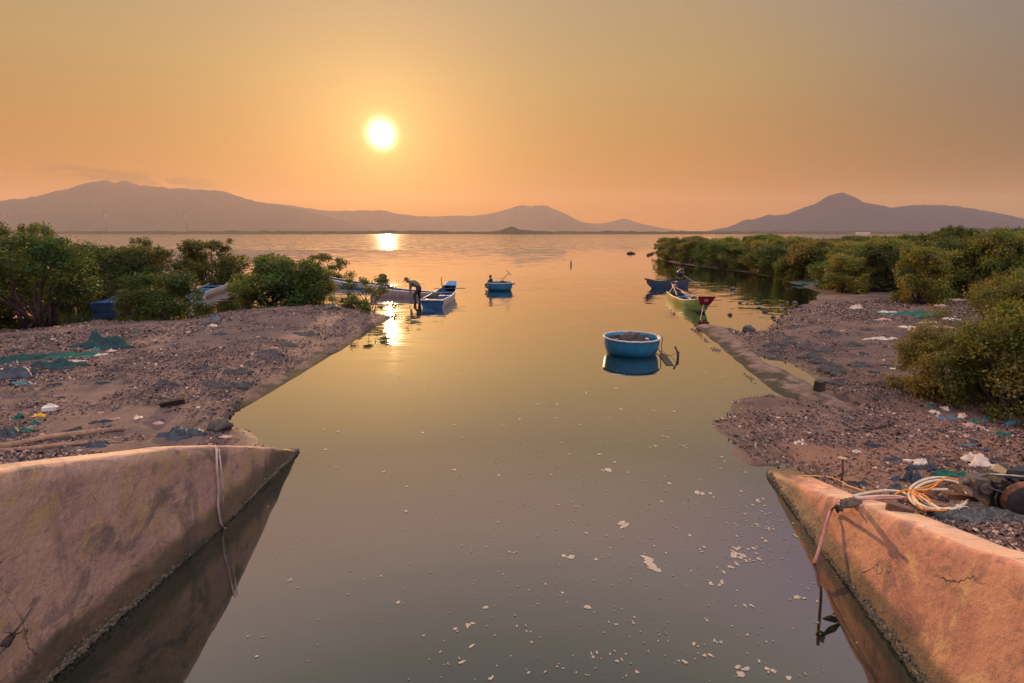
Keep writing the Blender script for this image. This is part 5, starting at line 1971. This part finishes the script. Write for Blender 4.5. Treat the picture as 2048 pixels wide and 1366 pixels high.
def build_foam():
    m = paint('sea_foam', (.36, .29, .23), (.27, .22, .18), rough=.8, scale=40, bump=.4)
    r = random.Random(6)

    def fleck(mb, x, y, s, seed, lumps=1):
        ax = r.uniform(0, 3.1)
        for k in range(lumps):
            dx, dy = (r.gauss(0, s * 1.0), r.gauss(0, s * .8)) if k else (0, 0)
            n = 11
            rr = s * r.uniform(.45, .9) if lumps > 1 else s
            el = r.uniform(.45, .8)
            vs = [(x + dx, y + dy, .008 + rr * .10)]
            for f, h in ((.7, .007), (1.0, .001)):
                for j in range(n):
                    a = 2 * math.pi * j / n
                    kk = f * rr * (1 + .75 * noise.noise(Vector((math.cos(a) * 1.4, math.sin(a) * 1.4, seed * 1.7 + k * 9.1))))
                    u, v = math.cos(a) * kk, math.sin(a) * kk * el
                    vs.append((x + dx + u * math.cos(ax) - v * math.sin(ax), y + dy + u * math.sin(ax) + v * math.cos(ax), h + .003))
            fs = [(0, 1 + j, 1 + (j + 1) % n) for j in range(n)] + [(1 + j, 1 + n + j, 1 + n + (j + 1) % n, 1 + (j + 1) % n) for j in range(n)]
            mb.add(vs, fs)
    big = [(1303, 1130, .085, 9, 'widest cluster of foam blobs on the water, left of the tall one'), (1473, 1108, .07, 7, 'tall branching foam patch nearest the right wall'),
           (1477, 1128, .07, 7, None), (1250, 1052, .07, 4, 'bean shaped foam patch above the widest cluster'), (1405, 988, .08, 4, 'curled foam patch furthest up the water near the right wall'),
           (1140, 1115, .05, 3, 'foam patch alone in the middle of the water, left of the widest cluster'), (1440, 1170, .05, 4, 'foam patch below the tall branching one'),
           (1492, 1338, .05, 3, 'long foam patch at the very bottom of the water'), (935, 1250, .035, 4, 'small foam patch lowest to the left in open water'),
           (1173, 1215, .045, 3, 'round foam patch low in the middle of the water'), (1595, 1195, .05, 2, 'foam patch on the dark reflection of the right wall'), (1218, 942, .1, 5, 'faint foam patch far up the middle of the water')]
    pend = None
    for i, (px, py, s, l, lab) in enumerate(big):
        p = at(px, py)
        if lab is None:
            continue
        mb = MB()
        fleck(mb, p.x, p.y, s, i, l)
        if lab.startswith('tall'):
            for k in range(5):
                p2 = at(1470 + r.uniform(-8, 12), 1096 + k * 10)
                fleck(mb, p2.x, p2.y, s * .7, i + k, 2)
        tag(mb.build('foam_patch', m), lab, 'foam', 'larger foam patches on the water')
    mb = MB()
    for i in range(900):
        u = r.random()
        px = r.gauss(1270, 230) if u < .55 else (r.gauss(1530, 45) if u < .8 else r.uniform(480, 1650))
        py = r.uniform(740, 1364) if u < .55 else (r.uniform(900, 1130) if u < .8 else r.uniform(720, 1364))
        p = at(px, py)
        if float(max(sdist(np.array([p.x]), np.array([p.y]), left_poly), sdist(np.array([p.x]), np.array([p.y]), right_poly))[0]) > -.12 or abs(p.x) > 4.2 + max(0, p.y - 9) * .6:
            continue
        s = (r.uniform(.005, .014) if r.random() < .82 else r.uniform(.014, .034)) * (1 + max(0, p.y - 6) * .12)
        fleck(mb, p.x, p.y, s, i, 1 if r.random() < .75 else 3)
    tag(mb.build('foam_flecks', m), kind='stuff')


# ------------------------------------------------------------------ pump, hoses and brick on the right wall
def build_pump():
    b = PM
    p = on_ground(2034, 1036)
    blk, rust, st = b['engine_black'], b['rust'], b['steel']
    rz = -.25
    off = Matrix.Rotation(rz, 3, 'Z') @ Vector((0, -.2, 0))
    t = thing('pump_engine', 'black diesel pump engine with a heavy rusty rimmed flywheel beside the right wall', 'engine', (p.x - off.x, p.y - off.y, p.z), rz, scale=1.15)
    for q in (-1, 1):
        MB().box((-.02, q * .13, .025), (.95, .06, .06)).build('skid', rust, t)
    mb = MB()
    mb.box((0, 0, .2), (.5, .28, .3), taper=.92)
    for k in range(7):
        mb.box((-.12, -.148, .1 + k * .03), (.2, .02, .011))
    for k in range(3):
        mb.box((-.15 + k * .12, 0, .365), (.06, .26, .03))
    mb.tube([(-.2, -.15, .31), (-.2, -.19, .31)], .03, 8)
    mb.build('engine_block', blk, t)
    mb = MB()
    mb.box((-.32, -.02, .25), (.16, .2, .2), taper=.85)
    mb.tube([(-.30, -.13, .27), (-.30, -.16, .27)], .055, 14)
    mb.tube([(-.38, 0, .27), (-.46, 0, .27)], .045, 12)
    mb.build('pump_housing', PM['oiled_metal'], t, False)
    mb = MB()
    mb.box((.06, .04, .42), (.36, .2, .09), taper=.85)
    tank = mb.build('fuel_tank', blk, t)
    MB().tube([(.0, .04, .46), (.0, .04, .49)], .03, 10).build('cap', st, tank)
    Mx = Matrix.Rotation(math.pi / 2, 3, 'X')
    fc = (0, -.24, .215)
    mb = MB()
    mb.lathe([(0, -.02), (.05, -.02), (.06, .0), (.15, .0), (.165, -.03), (.2, -.035), (.205, -.02), (.205, .045), (.19, .055), (0, .055)], 40, 0, fc, Mx)
    fw = mb.build('flywheel', blk, t, True)
    mb = MB()
    mb.lathe([(.188, -.036), (.2, -.04), (.209, -.03), (.209, .05), (.2, .058)], 40, 0, fc, Mx)
    mb.build('rim', rust, fw, True)
    mb = MB()
    mb.lathe([(0, -.07), (.035, -.07), (.042, -.05), (.042, .0)], 16, 0, fc, Mx)
    mb.build('hub', st, fw, True)
    MB().tube([(.2, .1, .36), (.2, .14, .5), (.36, .16, .53)], .03, 8).build('exhaust', rust, t, True)
    MB().tube([(-.36, -.1, .39), (-.3, -.14, .44), (-.1, -.16, .455), (.4, -.15, .45)], .011, 6).build('guard_bar', st, t)
    MB().tube([(-.3, -.17, .3), (-.1, -.25, .26), (.0, -.28, .225)], .009, 6).build('belt', blk, t)
    mb = MB()
    mb.tube([(-.2, -.17, .33), (-.24, -.2, .2), (-.2, -.18, .06)], .012, 6)
    mb.tube([(-.1, .02, .38), (-.2, -.05, .43), (-.3, -.05, .37)], .012, 6)
    mb.build('fuel_line', blk, t)
    oil = paint('oily_scrap', (.02, .02, .023), (.06, .055, .06), rough=.5, scale=20, bump=.8, dirt=(.2, .17, .16), dirt_amt=.5)
    lay('scrap_heap', 'oily black scrap heap spread under the pump engine', 'scrap', 2010, 1040, .55, .22, .1, oil, 201, -.3)
    lay('scrap_heap', 'dark oily scrap between the hose coil and the pump engine', 'scrap', 1935, 1005, .26, .2, .12, oil, 202, -.3)
    lay('rag', 'red brown rag lying inside the hose coil', 'cloth', 1880, 995, .17, .1, .1, rust, 203, -.3)

    def top_pt(px, py, lift=.0):
        z = 1.0
        for _ in range(14):
            q = at(px, py, z)
            tgt = (float(rw_top(q.y)) if q.x < 4.95 else g1(q.x, q.y)) + lift
            z = z * .4 + tgt * .6
        return at(px, py, z)
    cream = paint('hose_cream', (.52, .42, .34), (.42, .34, .28), rough=.55, scale=12, spec=.3)
    orange = paint('hose_orange', (.62, .20, .02), (.52, .16, .02), rough=.5, scale=12)
    pink = paint('hose_pink', (.46, .20, .19), (.36, .15, .15), rough=.55, scale=12)

    def smooth(P, k=5):
        out = []
        for i in range(len(P) - 1):
            a, b_, c, d = P[max(i - 1, 0)], P[i], P[i + 1], P[min(i + 2, len(P) - 1)]
            for j in range(k):
                u = j / k
                out.append(.5 * ((2 * b_) + (c - a) * u + (2 * a - 5 * b_ + 4 * c - d) * u * u + (3 * b_ - a - 3 * c + d) * u ** 3))
        return out + [P[-1]]

    def hose(name, lab, pts, r, m):
        P = smooth([top_pt(px, py, l) for px, py, l in pts])
        return tag(MB().tube(P, r, 8).build(name, m, smooth=True), lab, 'hose')

    def loop(cx, cy, rx, ry, a0, a1, n, lift, tilt=0.0):
        return [(cx + rx * math.cos(a), cy + ry * math.sin(a) + tilt * math.cos(a), lift) for a in np.linspace(a0, a1, n)]
    hose('hose', 'thick cream hose coiled twice on the wall, with its end run to the cloth knot',
         [(1708, 992, .03), (1740, 985, .04), (1775, 981, .05), (1805, 985, .04), (1835, 1000, .03), (1862, 1012, .04)] + loop(1878, 988, 60, 33, 1.3, -4.6, 22, .05) + loop(1880, 990, 54, 29, 1.5, -4.7, 22, .09) + [(1830, 985, .08), (1850, 980, .08), (1895, 979, .07)], .021, cream)
    hose('hose', 'second cream hose running flat along the wall into the coil', [(1712, 996, .03), (1760, 992, .03), (1800, 993, .03), (1826, 1002, .03), (1850, 1014, .03), (1880, 1018, .06)] + loop(1876, 990, 64, 31, 1.2, -1.4, 10, .13), .017, cream)
    hose('hose', 'thin orange hose wound through the cream coil', [(1845, 1003, .1), (1832, 990, .13), (1820, 981, .13), (1850, 974, .14), (1882, 962, .14), (1890, 955, .12)] + loop(1878, 987, 62, 34, -1.1, 2.2, 14, .12) + [(1828, 985, .13), (1850, 992, .12), (1862, 1003, .1)], .011, orange)
    hose('hose', 'short orange hose crossing the near side of the coil', [(1790, 988, .06), (1812, 980, .08), (1850, 981, .12), (1875, 968, .14)], .012, orange)
    hose('hose', 'pink hose running from the coil along the wall top to the cloth knot', [(1860, 985, .05), (1830, 992, .05), (1800, 996, .04), (1760, 997, .03), (1700, 998, .04)], .015, pink)
    # the pink hose over the edge
    k0 = top_pt(1676, 1008, .05)
    P = [k0]
    for px, py, X in ((1665, 1017, 4.25), (1657, 1035, 4.19), (1649, 1062, 4.11), (1641, 1090, 4.03), (1633, 1115, 3.95), (1629, 1126, 3.93)):
        P.append(at_x(px, py, X))
    tag(MB().tube(smooth(P), .02, 8).build('hose', pink, smooth=True), 'pink hose hanging over the sunlit wall down to the water', 'hose')
    lash = paint('knot_cloth', (.10, .075, .055), (.05, .042, .036), rough=.95, scale=14, bump=.8)
    mb = MB()
    c = top_pt(1676, 1010, .02)
    mb.blob((c.x + .02, c.y, c.z - .03), (.045, .05, .06), 4, .5, 14, 9, freq=3)
    c2 = top_pt(1704, 1003, .02)
    for k in range(5):
        a, b_ = c + Vector((.02, 0, .012 * k - .03)), c2 + Vector((.1, -.03, .006 * k - .01))
        mb.tube([a, a.lerp(b_, .5) + Vector((0, .02 * (k - 2), .015)), b_], [.018, .022, .012], 6)
    mb.blob((c2.x, c2.y, c2.z + .0), (.11, .05, .035), 8, .5, 14, 9, freq=3)
    tag(mb.build('cloth_knot', lash, smooth=True), 'brown cloth knot tying the hoses at the edge of the sunlit wall', 'cloth')
    a, b_ = top_pt(1775, 1014, .035), top_pt(1826, 1020, .035)
    c = a.lerp(b_, .5)
    mb = MB()
    mb.box((c.x, c.y, c.z), (.27, .11, .085), rot=(.0, .05, math.atan2(b_.y - a.y, b_.x - a.x)), taper=.93)
    tag(mb.build('brick', paint('brick_dark', (.14, .07, .055), (.09, .05, .045), rough=.9, scale=14, bump=.6)), 'dark red brick lying on the sunlit wall below the hoses', 'brick')
    c = top_pt(1922, 1034, .0)
    t = thing('plastic_tub', 'small white plastic tub with a red patch at the edge of the sunlit wall', 'tub', (c.x, c.y, c.z - .02))
    mb = MB()
    mb.lathe([(0, 0), (.055, 0), (.07, .09), (.073, .09), (.073, .1), (.065, .1), (.052, .01), (0, .01)], 18)
    mb.build('body', b['white_plastic'], t, True)
    mb = MB()
    mb.lathe([(.061, .02), (.067, .06)], 18)
    mb.build('red_band', b['red_paint'], t, True)
    mb = MB()
    mb.tube([(.072 * math.cos(a), -.02, .1 + .075 * math.sin(a)) for a in np.linspace(0, math.pi, 9)], .005, 5)
    mb.build('handle', b['white_plastic'], t)
    # yellow cord along the back of the wall to the peg
    P = smooth([top_pt(px, py, .02) for px, py in ((1606, 952), (1630, 952), (1660, 955), (1682, 963), (1698, 972), (1730, 983))])
    tag(MB().tube(P, .012, 6).build('cord', paint('cord_yellow', (.5, .28, .08), (.42, .22, .07), rough=.7, scale=10), smooth=True), 'thin yellow cord running along the back of the sunlit wall past the peg', 'cord')


build_world()
build_light()
build_camera()
build_ground()
build_water()
build_concrete()
build_hills()
build_turbines()
build_far_bits()
build_haze()
build_boats()
build_people(*build_coracles())
build_mangroves()
build_bank_things()
build_shells()
build_foam()
build_pump()
